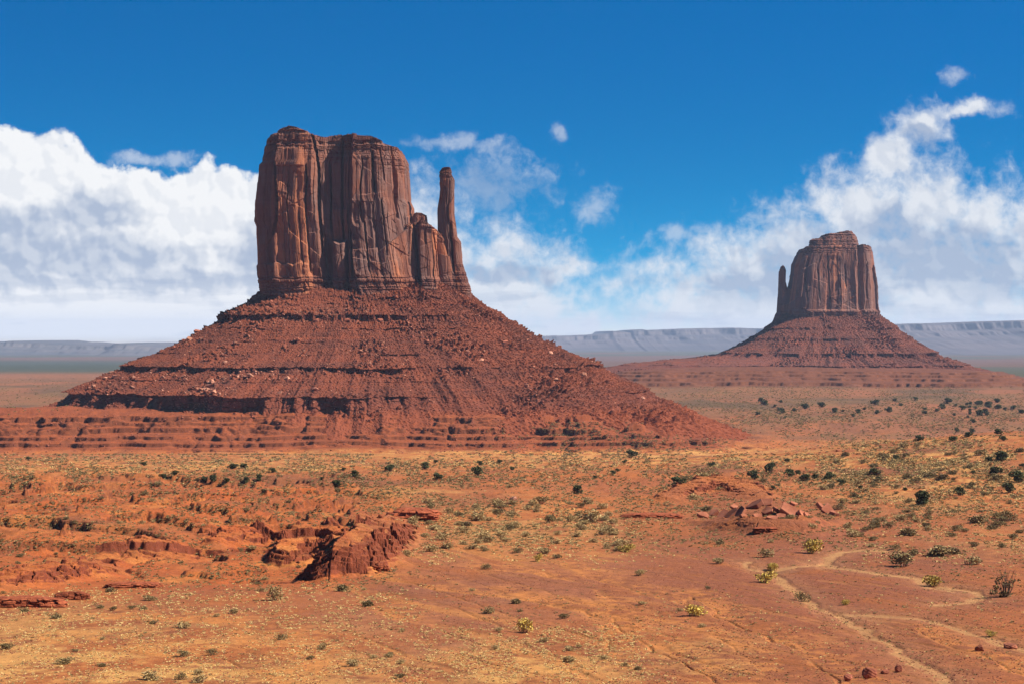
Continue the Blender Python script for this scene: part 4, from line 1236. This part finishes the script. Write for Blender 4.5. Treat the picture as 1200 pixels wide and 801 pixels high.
crag('rock_outcrop', 'low broken red strata on the mound under the tumbled slabs', [(812, 610, .4, 3), (850, 614, .8, 3.5), (895, 614, 1.0, 4), (940, 616, .9, 3.5), (985, 610, .4, 3)], 861, 0.4, asym=1.3)
outcrop('rock_outcrop', 'flat-topped red rock ledge above the gully beside dry brush', 'outcrop', 484, 608, 54, 13, 0.7, 4, 0.1)
outcrop('rock_outcrop', 'undercut red rock beside the sandy gully floor, right of the nose', 'outcrop', 446, 669, 17, 10, 1.0, 7, 0.4)
outcrop('rock_ledge', 'long red bedrock ledge at the left edge of the picture', 'rock ledge', 28, 711, 88, 12, 0.35, 8, 0.12, tilt=-0.02)
outcrop('rock_ledge', 'short red bedrock ledge at the right end of the long left-edge ledge', 'rock ledge', 82, 702, 40, 9, 0.4, 9, 0.15)
outcrop('rock_ledge', 'thin dark ledge of rock on the red bank, left of the gully', 'rock ledge', 155, 688, 62, 6, 0.35, 10, 0.02)
outcrop('rock_ledge', 'thin rock ledge among shrubs left of the tumbled slabs', 'rock ledge', 765, 606, 66, 5, 0.4, 14, 0.0)
outcrop('rock_ledge', 'dark crumbly ledge on the mound below the tumbled slabs', 'rock ledge', 898, 623, 30, 6, 0.5, 15, 0.0)

# tumbled slabs on the mound
def slab_mesh(name, seed):
    r = random.Random(seed)
    bm = bmesh.new()
    pts = []
    k = r.choice([4, 5, 5, 6])
    a0 = r.random() * 6.28
    ring = [(math.cos(a0 + i * 6.283 / k + r.uniform(-.25, .25)) * r.uniform(.42, .58), math.sin(a0 + i * 6.283 / k + r.uniform(-.25, .25)) * r.uniform(.34, .5)) for i in range(k)]
    lo = [bm.verts.new((x * 0.96, y * 0.96, -0.12)) for x, y in ring]
    hi = [bm.verts.new((x, y, 0.12 + r.uniform(-.03, .03))) for x, y in ring]
    bm.faces.new(hi); bm.faces.new(lo[::-1])
    for i in range(k):
        bm.faces.new((lo[i], lo[(i + 1) % k], hi[(i + 1) % k], hi[i]))
    bmesh.ops.bevel(bm, geom=bm.edges[:], offset=0.025, segments=1, affect='EDGES')
    me = bpy.data.meshes.new(name); bm.to_mesh(me); bm.free()
    me.materials.append(M['slab'])
    return me
SL = [slab_mesh('rock_slab', 60 + i) for i in range(7)]
SLABS = [(836, 604, 14, -.5), (848, 607, 16, -.6), (858, 605, 17, -.7), (868, 603, 15, -.8), (873, 609, 12, .4), (885, 595, 20, -.5), (899, 592, 17, -.3), (899, 602, 15, -.2),
         (911, 601, 14, .5), (926, 603, 22, .6), (940, 606, 14, .8), (947, 608, 12, .7), (963, 597, 14, .6), (970, 601, 17, .5), (977, 604, 13, .3), (915, 608, 12, .2), (888, 607, 10, 0), (905, 610, 13, .1), (824, 606, 13, 0.1), (953, 612, 9, .2),
         (930, 592, 10, .3), (860, 596, 10, .1)]
srt = sorted(range(len(SLABS)), key=lambda i: SLABS[i][0])
ords = ['first', 'second', 'third', 'fourth', 'fifth', 'sixth', 'seventh', 'eighth', 'ninth', 'tenth', 'eleventh', 'twelfth', 'thirteenth', 'fourteenth', 'fifteenth', 'sixteenth', 'seventeenth', 'eighteenth', 'nineteenth', 'twentieth', 'twenty-first', 'twenty-second']
for rank, i in enumerate(srt):
    px, py, w, tl = SLABS[i]
    p = pick(px, py)
    s = w * p.y / F * 1.15
    o = bpy.data.objects.new('rock_slab', SL[i % 7])
    o.location = (p.x, p.y, p.z + 0.09 * s + 0.35)
    o.scale = (s, s * 0.9, s * 1.1)
    o.rotation_euler = (0.5 + 0.3 * math.sin(i * 2.1), tl, 0.4 * math.sin(i * 3.3))
    COL.objects.link(o)
    tag(o, 'tilted sandstone slab on the mound, %s from the left of the tumbled heap' % ords[rank], 'rock slab', 'tumbled slabs on the mound')

# loose rocks of the foreground
def stone(name, label, px, py, w, h, seed, mat='boulder_red', depth=1.0):
    p = pick(px, py)
    s = p.y / F
    r = random.Random(seed)
    bm = bmesh.new()
    bmesh.ops.create_icosphere(bm, subdivisions=4, radius=0.5)
    cuts = []
    for i in range(9):
        nrm = Vector((r.gauss(0, 1), r.gauss(0, 1), r.gauss(0, 1))).normalized(); cuts.append((nrm, r.uniform(0.30, 0.42)))
    for v in bm.verts:
        for nrm, dd in cuts:
            t = v.co.dot(nrm)
            if t > dd: v.co -= nrm * (t - dd) * 0.9
    for v in bm.verts:
        q = v.co * 9
        v.co *= 1 + 0.05 * math.sin(q.x * 1.3 + seed) * math.sin(q.y * 1.7) + 0.03 * math.sin(q.z * 3.1 + q.x * 2)
        v.co = Vector((v.co.x * w * s * 1.15, v.co.y * w * s * depth * 1.15, v.co.z * h * s * 1.3))
    me = bpy.data.meshes.new(name); bm.to_mesh(me); bm.free(); me.materials.append(M[mat])
    o = bpy.data.objects.new(name, me); o.location = (p.x, p.y, p.z + 0.38 * h * s)
    COL.objects.link(o)
    tag(o, label, 'rock')
    return o
stone('rock', 'round brown rock, largest at the bottom edge right of centre', 1019, 793, 15, 12, 1)
stone('rock', 'small dark rock left of the round brown rock at the bottom', 994, 797, 10, 8, 2)
stone('rock', 'reddish rock right of the round brown rock at the bottom', 1053, 786, 8, 8, 3)
stone('rock', 'small low rock between the round and the reddish rock', 1037, 789, 9, 6, 4)
stone('rock', 'squarish pale rock on the sand near the right edge', 1184, 759, 17, 7, 5, 'slab')
stone('rock', 'small block of rock left of the squarish pale rock', 1148, 762, 10, 8, 6, 'slab')
stone('rock', 'flat pale grey boulder among shrubs in the middle distance', 602, 586, 9, 5, 7, 'boulder')
stone('rock', 'pale sandstone boulder on the crest above the tumbled slabs', 884, 577, 9, 6, 8, 'boulder')
stone('litter', 'tiny white scrap lying by a shrub at the lower left', 65, 722, 5, 2.5, 9, 'paper')

br = np.random.RandomState(12)
spots = []
for i in range(3600):
    x, y = (br.uniform(0, 640), br.uniform(484, 531)) if br.rand() < .6 else (br.uniform(520, 1000), br.uniform(470, 532))
    p = pick(x, y)
    if p is None or p.y > 2600: continue
    spots.append(((p.x, p.y, p.z), 0.7 + 1.9 * br.rand() ** 3))
scatter_mesh('bench_rubble', B_RED, spots, M['boulder_red'], 'loose red stones littering the terraces below the large butte', 'rubble')
spots = []
for px_, py_, r_ in ((400, 672, 40), (445, 640, 45), (484, 610, 36), (350, 658, 34), (815, 580, 40), (870, 577, 30), (905, 612, 60), (40, 710, 60), (150, 692, 45), (765, 608, 40)):
    for i in range(60):
        p = pick(px_ + br.normal() * r_ * .6, py_ + br.normal() * r_ * .16)
        if p: spots.append(((p.x, p.y, p.z + .03), (1.2 + 4.5 * br.rand() ** 3) * p.y / F))
scatter_mesh('outcrop_rubble', B_RED, spots, M['outcrop'], 'broken red chips lying around the bedrock outcrops', 'rubble')

# ------------------------------------------------------------------ plants
def leaf_cloud(clumps, n, size, seed, up=0.3, inner=0.55):
    """many small leaf quads spread through the clumps' volumes"""
    r = np.random.RandomState(seed)
    V = []; Q = []
    cw = np.array([c[3] * c[3] * c[4] for c in clumps]); cw = cw / cw.sum()
    for i in range(n):
        c = clumps[r.choice(len(clumps), p=cw)]
        d = r.normal(size=3); d /= np.linalg.norm(d)
        rad = inner + (1.05 - inner) * r.rand() ** 0.6
        p = np.array(c[:3]) + d * np.array([c[3], c[3], c[4]]) * rad
        if p[2] < 0.01: p[2] = 0.01 + 0.03 * r.rand()
        a = d + r.normal(size=3) * 0.7 + np.array([0, 0, up]); a /= np.linalg.norm(a)
        b = np.cross(a, r.normal(size=3)); b /= np.linalg.norm(b)
        s = size * (0.6 + 0.8 * r.rand())
        k = len(V)
        V += [p - b * s * .5, p + a * s * .6 - b * s * .15 , p + b * s * .5 + a * s * .2, p - a * s * .45]
        Q.append([k, k + 1, k + 2, k + 3])
    return np.array(V), np.array(Q)

def twigs(n, spread, h, w, seed):
    r = np.random.RandomState(seed)
    V = []; Q = []
    for i in range(n):
        a = r.rand() * 6.283; t = spread * (0.3 + 0.7 * r.rand())
        b0 = np.array([math.cos(a) * 0.05, math.sin(a) * 0.05, -0.04]); b1 = np.array([math.cos(a) * t, math.sin(a) * t, h * (0.6 + 0.4 * r.rand())])
        m = (b0 + b1) / 2 + r.normal(size=3) * 0.05
        s = np.array([-math.sin(a), math.cos(a), 0]) * w; u = np.array([math.cos(a), math.sin(a), 0]) * w
        for (p, q, f0, f1) in ((b0, m, 1, .7), (m, b1, .7, .3)):
            k = len(V)
            V += [p - s * f0, p + s * f0, p + u * f0, q - s * f1, q + s * f1, q + u * f1]
            Q += [[k, k + 1, k + 4, k + 3], [k + 1, k + 2, k + 5, k + 4], [k + 2, k, k + 3, k + 5]]
    return np.array(V), np.array(Q)

def plant_proto(name, seed, kind):
    r = random.Random(seed)
    root = empty(name, (0, 0, 0))
    if kind == 'juniper':
        cl = []
        for i in range(r.randint(7, 11)):
            a = r.random() * 6.28; d = r.uniform(0, .30)
            s = r.uniform(.15, .26)
            cl.append((math.cos(a) * d, math.sin(a) * d, r.uniform(.2, .74) * (1 - d * .5), s, s * r.uniform(.75, 1.05)))
        V, Q = leaf_cloud(cl, 950, 0.085, seed)
        mesh_np('crown', V, Q, M['juniper'], root, False)
        V, Q = twigs(5, .22, .55, .035, seed)
        mesh_np('trunk', V, Q, M['bark'], root, False)
    elif kind == 'bare':
        cl = []
        for i in range(12):
            a = r.random() * 6.28; d = r.uniform(.15, .45); s = r.uniform(.06, .12)
            cl.append((math.cos(a) * d, math.sin(a) * d, r.uniform(.25, .9), s, s))
        for i in range(4): cl.append((r.uniform(-.4, .4), r.uniform(-.3, .3), .1, .14, .10))
        V, Q = leaf_cloud(cl, 520, 0.055, seed, inner=.1)
        mesh_np('crown', V, Q, M['scrub'], root, False)
        V, Q = twigs(26, .45, .9, .016, seed)
        mesh_np('branches', V, Q, M['bark'], root, False)
    else:
        cl = []
        for i in range(r.randint(5, 8)):
            a = r.random() * 6.28; d = r.uniform(0, .3); s = r.uniform(.16, .26)
            cl.append((math.cos(a) * d, math.sin(a) * d, r.uniform(.12, .42), s, s * r.uniform(.7, 1.0)))
        mat = {'sage': 'sage', 'scrub': 'scrub', 'yellow': 'yellow'}[kind]
        V, Q = leaf_cloud(cl, 620, 0.055, seed, up=.9, inner=.35)
        mesh_np('foliage', V, Q, M[mat], root, False)
        V, Q = twigs(14, .32, .5, .010, seed)
        mesh_np('stems', V, Q, M['twig'], root, False)
    return root

def extent(root):
    c = np.array([v.co[:] for ch in root.children if ch.name.split('.')[0] in ('crown', 'foliage') for v in ch.data.vertices])
    lo, hi = np.percentile(c, 2, axis=0), np.percentile(c, 98, axis=0)
    return ((hi[0] - lo[0]) + (hi[1] - lo[1])) / 2, hi[2]
PROTO = {k: [plant_proto(nm, 900 + 13 * i + h, k) for i in range(c)] for h, (k, nm, c) in enumerate((('juniper', 'juniper_tree', 5), ('sage', 'sage_shrub', 5), ('scrub', 'scrub_bush', 5), ('yellow', 'rabbitbrush', 3), ('bare', 'bare_bush', 1)))}
SIZE = {(k, i): extent(o) for k, l in PROTO.items() for i, o in enumerate(l)}
USED = set()
pr = random.Random(3)
def plant(kind, px, py, w, h, label, cat, group=None):
    p = pick(px, py)
    if p is None: return
    s = p.y / F
    i = pr.randrange(len(PROTO[kind]))
    src = PROTO[kind][i]
    if (kind, i) in USED:
        o = copy_tree(src)
        if 'group' in o: del o['group']
    else:
        o = src; USED.add((kind, i))
    hw, hh = SIZE[(kind, i)]
    o.location = (p.x, p.y, p.z - 0.02)
    o.scale = (w * s / hw, w * s / hw, h * s / hh)
    o.rotation_euler = (0, 0, pr.random() * 6.28)
    tag(o, label, cat, group)
    return o

# singled-out plants
plant('yellow', 951, 648, 18, 16, 'large yellow rabbitbrush standing by the loop of the pale wash', 'bush')
plant('yellow', 905, 668, 12, 9, 'small yellow rabbitbrush just above the bend of the wash', 'bush')
plant('yellow', 896, 682, 22, 13, 'wide bright yellow rabbitbrush left of the narrow wash bend', 'bush')
plant('yellow', 816, 721, 24, 13, 'bright yellow rabbitbrush at the head of the long dark rill', 'bush')
plant('yellow', 616, 740, 17, 15, 'straw-yellow round bush alone on the central flat', 'bush')
plant('sage', 573, 718, 14, 8, 'low straw-coloured bush up-slope left of the straw-yellow round bush', 'bush')
plant('yellow', 1094, 686, 19, 12, 'round straw-yellow bush by the wash, right of the dark green bush', 'bush')
plant('yellow', 733, 646, 18, 9, 'yellowish bush on the flat below the thin rock ledge', 'bush')
plant('yellow', 630, 657, 9, 9, 'small lone yellow bush on the upper central flat', 'bush')
plant('yellow', 1162, 745, 12, 7, 'small golden bush beside the lower right wash', 'bush')
plant('yellow', 990, 708, 9, 6, 'tiny golden bush in the pale wash', 'bush')
plant('sage', 897, 652, 17, 10, 'pale yellow shrub left of the large yellow rabbitbrush', 'bush')
plant('sage', 843, 660, 13, 7, 'pale low shrub alone on the clay left of the wash', 'bush')
plant('scrub', 1059, 663, 26, 16, 'dark green spreading bush on the clay above the wash', 'bush')
plant('bare', 1179, 698, 30, 25, 'thin-leaved open bush with bare twigs near the right edge', 'bush')
plant('sage', 1104, 651, 24, 11, 'grey-green shrub up-slope right of the dark green bush', 'bush')
plant('sage', 1144, 661, 20, 10, 'grey shrub right of the dark green bush, above the open twiggy bush', 'bush')
plant('scrub', 939, 704, 16, 10, 'brownish bush in the narrow wash below its bend', 'bush')
plant('sage', 691, 611, 24, 15, 'large grey dry bush in the middle distance left of the thin ledge', 'bush')
plant('sage', 321, 703, 17, 17, 'upright grey-brown bush on the sandy flat below the gully', 'bush')
plant('scrub', 360, 676, 17, 8, 'bright green low bush beside the gully\'s rock nose', 'bush')
plant('sage', 445, 645, 15, 16, 'grey leafless bush under the rock at the gully head', 'bush')
plant('sage', 524, 642, 16, 8, 'green-grey bush on the clay right of the gully head', 'bush')
plant('sage', 176, 796, 22, 10, 'grey-brown bush at the bottom edge, lower left', 'bush')
plant('scrub', 77, 777, 20, 7, 'flat dark bush at lower left near the frame bottom', 'bush')
plant('sage', 233, 799, 17, 9, 'russet bush cut by the bottom edge, lower left', 'bush')
plant('scrub', 63, 724, 15, 7, 'dark green bush beside a white scrap, lower left', 'bush')
plant('sage', 214, 735, 20, 7, 'low green bush on the clay flat left of centre', 'bush')
plant('scrub', 175, 703, 15, 6, 'dark bush on the sand below the left red bank', 'bush')
plant('sage', 666, 775, 14, 7, 'dry brown bush near the bottom centre', 'bush')
plant('sage', 668, 762, 14, 6, 'grey tuft-like bush just above the dry brown bush', 'bush')
plant('sage', 413, 780, 14, 8, 'pale spiky bush near the bottom, left of centre', 'bush')
plant('scrub', 6, 760, 15, 7, 'dark olive bush at the left edge of the picture', 'bush')
plant('scrub', 116, 712, 10, 5, 'small dark bush on the sand near the lower left ledge', 'bush')

# junipers: (px, base row, width, height)
JUN = [(903, 554, 13, 14, 'round double-crowned juniper in the straw field below the gap'), (884, 561, 13, 11, 'bushy juniper left of the double-crowned juniper'),
       (926, 557, 13, 9, 'low juniper right of the double-crowned juniper'), (944, 563, 11, 9, 'small juniper on the sandy slope right of the low one'),
       (973, 561, 12, 10, 'ragged juniper between two small ones at mid right'), (985, 568, 9, 8, 'small juniper just right of the ragged one'),
       (1078, 591, 18, 18, 'tall dark juniper at the foot of the grassy rise'), (1125, 580, 14, 11, 'round dark juniper half-way up the grassy rise'),
       (1165, 557, 15, 12, 'dark juniper on the upper grassy rise'), (1171, 539, 15, 12, 'twin-crowned juniper on the crest of the grassy rise'),
       (1183, 577, 14, 13, 'round juniper on the bare patch of the grassy rise'), (1193, 565, 17, 15, 'big round juniper at the right edge'),
       (1026, 556, 13, 9, 'dark low juniper left of the grassy rise'), (1051, 538, 9, 6, 'tiny dark juniper above the grassy rise'),
       (1117, 516, 12, 6, 'flat juniper behind the grassy rise'), (739, 536, 12, 10, 'lone round juniper on the straw plain right of the large butte'),
       (560, 557, 13, 12, 'dark upright juniper on the straw plain below the large butte'), (457, 552, 13, 9, 'rounded juniper on the plain below the large butte cliffs'),
       (498, 549, 12, 9, 'squat juniper between the two rounder ones below the large butte'), (512, 562, 11, 9, 'dark round juniper in the open sand below the large butte'),
       (251, 563, 9, 8, 'small juniper on the left plain'), (192, 560, 9, 6, 'tiny juniper at the far left of the plain'), (303, 561, 9, 7, 'small juniper right of the left plain\'s juniper'),
       (288, 565, 8, 8, 'slim juniper between two small ones on the left plain'), (396, 569, 11, 8, 'juniper at the edge of the red beds'), (793, 569, 16, 12, 'dark juniper beside the craggy crest left of the slabs'),
       (676, 578, 11, 11, 'upright dark bush on the plain left of the craggy crest'), (1160, 541 - 1, 8, 6, None), (273, 549, 12, 7, None), (285, 548, 9, 6, None), (205, 556, 9, 6, None)]
for (x, y, w, h, lab) in JUN:
    w *= .88; h *= .88
    plant('juniper', x, y, w, h, lab or 'small dark juniper on the plain beside another of its kind', 'tree', None if lab else 'junipers of the plain')
jr = random.Random(8)
for i in range(62):
    x = jr.choice([jr.uniform(850, 1200), jr.gauss(1000, 60), jr.gauss(1160, 30)])
    y = jr.gauss(479, 6) if jr.random() < 0.7 else jr.uniform(468, 520)
    if not (815 < x < 1215 and 462 < y < 525): continue
    w = jr.uniform(3.5, 8.5)
    plant('juniper', x, y, w, w * 0.75, 'small dark juniper dotted over the grey flat before the smaller butte', 'tree', 'junipers on the far flat')
for i in range(36):
    x = jr.uniform(0, 1200); y = jr.uniform(536, 575)
    w = jr.uniform(4, 7.5)
    plant('juniper', x, y, w, w * .75, 'small dark juniper scattered over the straw-coloured plain', 'tree', 'junipers on the straw plain')

# countable shrubs, by where they stand
SHRUB_ZONES = [('sage', 'grey-green shrub in the dense brush right of the gully head', 74, (455, 588, 730, 652), (9, 17)),
               ('scrub', 'dark shrub on the red flat above the wash at right', 42, (1000, 600, 1200, 652), (8, 17)),
               ('scrub', 'dark shrub on the grassy rise at right', 46, (980, 520, 1200, 600), (6, 13)),
               ('scrub', 'dark shrub dotting the eroded red beds at left', 52, (0, 565, 450, 700), (5, 10)),
               ('sage', 'grey shrub around the tumbled slabs and their crest', 30, (740, 560, 1000, 640), (8, 15)),
               ('scrub', 'low dark shrub on the sandy flat at lower left', 24, (0, 690, 480, 800), (7, 13)),
               ('sage', 'low shrub on the bare central flat', 22, (420, 650, 860, 800), (6, 12))]
for kind, lab, n, (x0, y0, x1, y1), (w0, w1) in SHRUB_ZONES:
    for i in range(n):
        w = pr.uniform(w0, w1) if pr.random() < .5 else pr.uniform(w0, (w0 + w1) / 2)
        plant(kind if pr.random() < .75 else ('sage' if kind == 'scrub' else 'scrub'), pr.uniform(x0, x1), pr.uniform(y0, y1), w, w * pr.uniform(.42, .62), lab.replace('dark ', '').replace('grey-green ', '').replace('grey ', ''), 'shrub',
              lab.replace('dark ', '').replace('grey-green ', '').replace('grey ', '').replace('shrub', 'shrubs', 1))
for k, l in PROTO.items():            # prototypes that never found a place
    for i, o in enumerate(l):
        if (k, i) not in USED:
            for ch in list(o.children): bpy.data.objects.remove(ch)
            bpy.data.objects.remove(o)

# ground cover nobody could count
def tuft_mesh(name, seed, n, size, flat, mat):
    r = np.random.RandomState(seed)
    cl = [(r.uniform(-.25, .25), r.uniform(-.25, .25), .16 * flat, .24, .22 * flat) for _ in range(3)]
    V, Q = leaf_cloud(cl, n, size, seed, up=.8, inner=.3)
    me = bpy.data.meshes.new(name)
    me.from_pydata([tuple(v) for v in V], [], [tuple(q) for q in Q])
    me.materials.append(mat)
    return me
T_DARK = [tuft_mesh('tuft', 1200 + i, 22, 0.22, 1, M['scrub']) for i in range(5)]
T_SAGE = [tuft_mesh('tuft', 1220 + i, 22, 0.22, 1, M['sage']) for i in range(5)]
T_STRAW = [tuft_mesh('tuft', 1240 + i, 20, 0.2, .9, M['straw']) for i in range(5)]
gr = np.random.RandomState(44)
def ground_scatter(n, zones, smin, smax, cap):
    out = []
    tot = sum(z[4] for z in zones)
    for (x0, y0, x1, y1, wt) in zones:
        x0 = -130 if x0 <= 0 else x0; x1 = 1330 if x1 >= 1200 else x1
        m = int(1.35 * n * wt / tot)
        xs, ys = gr.uniform(x0, x1, m) + gr.normal(0, 32, m), gr.uniform(y0, y1, m) + gr.normal(0, 5, m)
        ys = np.maximum(ys, min(y0, 532))
        keep = fbm(xs / 38.0, ys / 15.0, 3, 160) > gr.uniform(-.34, .34, m)      # natural clumping
        for x, y in zip(xs[keep], ys[keep]):
            p = pick(x, y)
            if p is None or p.y > 4500: continue
            s = min(cap, gr.uniform(smin, smax) * p.y / F)
            out.append(((p.x, p.y, p.z - 0.03), (s, s, s * gr.uniform(.5, .85))))
    return out
scatter_mesh('scrub_cover', T_DARK, ground_scatter(56000, [(0, 532, 1200, 560, 3.0), (0, 556, 480, 690, 3.2), (440, 556, 1000, 640, 2.6), (980, 510, 1200, 610, 2.4), (0, 690, 1200, 801, .7), (800, 453, 1200, 505, 3.2), (1000, 600, 1200, 680, .5), (0, 440, 90, 478, .3), (600, 495, 860, 535, .5)], 2.2, 6.4, 3.4),
             M['scrub'], 'dark low scrub dotted thickly over the plain', 'scrub')
scatter_mesh('sage_cover', T_SAGE, ground_scatter(15000, [(0, 535, 1200, 570, 2.0), (440, 570, 900, 650, 2.0), (980, 510, 1200, 615, 2.2), (0, 560, 460, 690, 1.4), (0, 690, 1200, 801, .9), (800, 460, 1200, 530, .7)], 2.0, 5.5, 2.5),
             M['sage'], 'grey-green sage cover spread over the plain', 'scrub')
scatter_mesh('dry_grass', T_STRAW, ground_scatter(26000, [(0, 690, 480, 801, 5.0), (480, 735, 760, 801, 2.2), (960, 515, 1200, 600, 2.0), (0, 532, 1200, 552, 1.6), (450, 600, 760, 660, .9), (1000, 610, 1200, 660, .8), (760, 700, 1200, 801, .5)], 2.6, 6.6, 2.2),
             M['straw'], 'pale straw-coloured grass tufts over the sand', 'grass')
scatter_mesh('pebbles', B_RED, [((p[0], p[1], p[2] + .03), s) for p, s in [(q[0], float(gr.uniform(.12, .34))) for q in ground_scatter(22000, [(420, 660, 1200, 801, 3), (0, 700, 420, 801, 1)], 1, 2, 1)]],
             M['boulder_red'], 'small dark stones scattered over the clay flats', 'stones')

# ------------------------------------------------------------------ haze
def haze():
    bm = bmesh.new()
    x0, x1, y0, y1, z0, z1 = -62000, 62000, -200, 32600, -190, 300
    v = [bm.verts.new(c) for c in ((x0, y0, z0), (x1, y0, z0), (x1, y1, z0), (x0, y1, z0), (x0, y0, z1), (x1, y0, z1), (x1, y1, z1), (x0, y1, z1))]
    for f in ((3, 2, 1, 0), (4, 5, 6, 7), (0, 1, 5, 4), (1, 2, 6, 5), (2, 3, 7, 6), (3, 0, 4, 7)):
        bm.faces.new([v[i] for i in f])
    me = bpy.data.meshes.new('haze'); bm.to_mesh(me); bm.free()
    m = bpy.data.materials.new('valley_air'); m.use_nodes = True
    m.node_tree.nodes.clear()
    k = NT(m.node_tree)
    pv = k.node('ShaderNodeVolumePrincipled')
    pv.inputs['Color'].default_value = (0.60, 0.75, 1.0, 1)
    pv.inputs['Density'].default_value = 2.1e-5
    pv.inputs['Anisotropy'].default_value = 0.0
    o = k.node('ShaderNodeOutputMaterial')
    k.l.new(pv.outputs[0], o.inputs['Volume'])
    try: m.cycles.homogeneous_volume = True
    except Exception: pass
    me.materials.append(m)
    ob = bpy.data.objects.new('haze', me)
    COL.objects.link(ob)
    tag(ob, 'thin blue desert haze filling the valley air', 'haze', None, 'stuff')
haze()
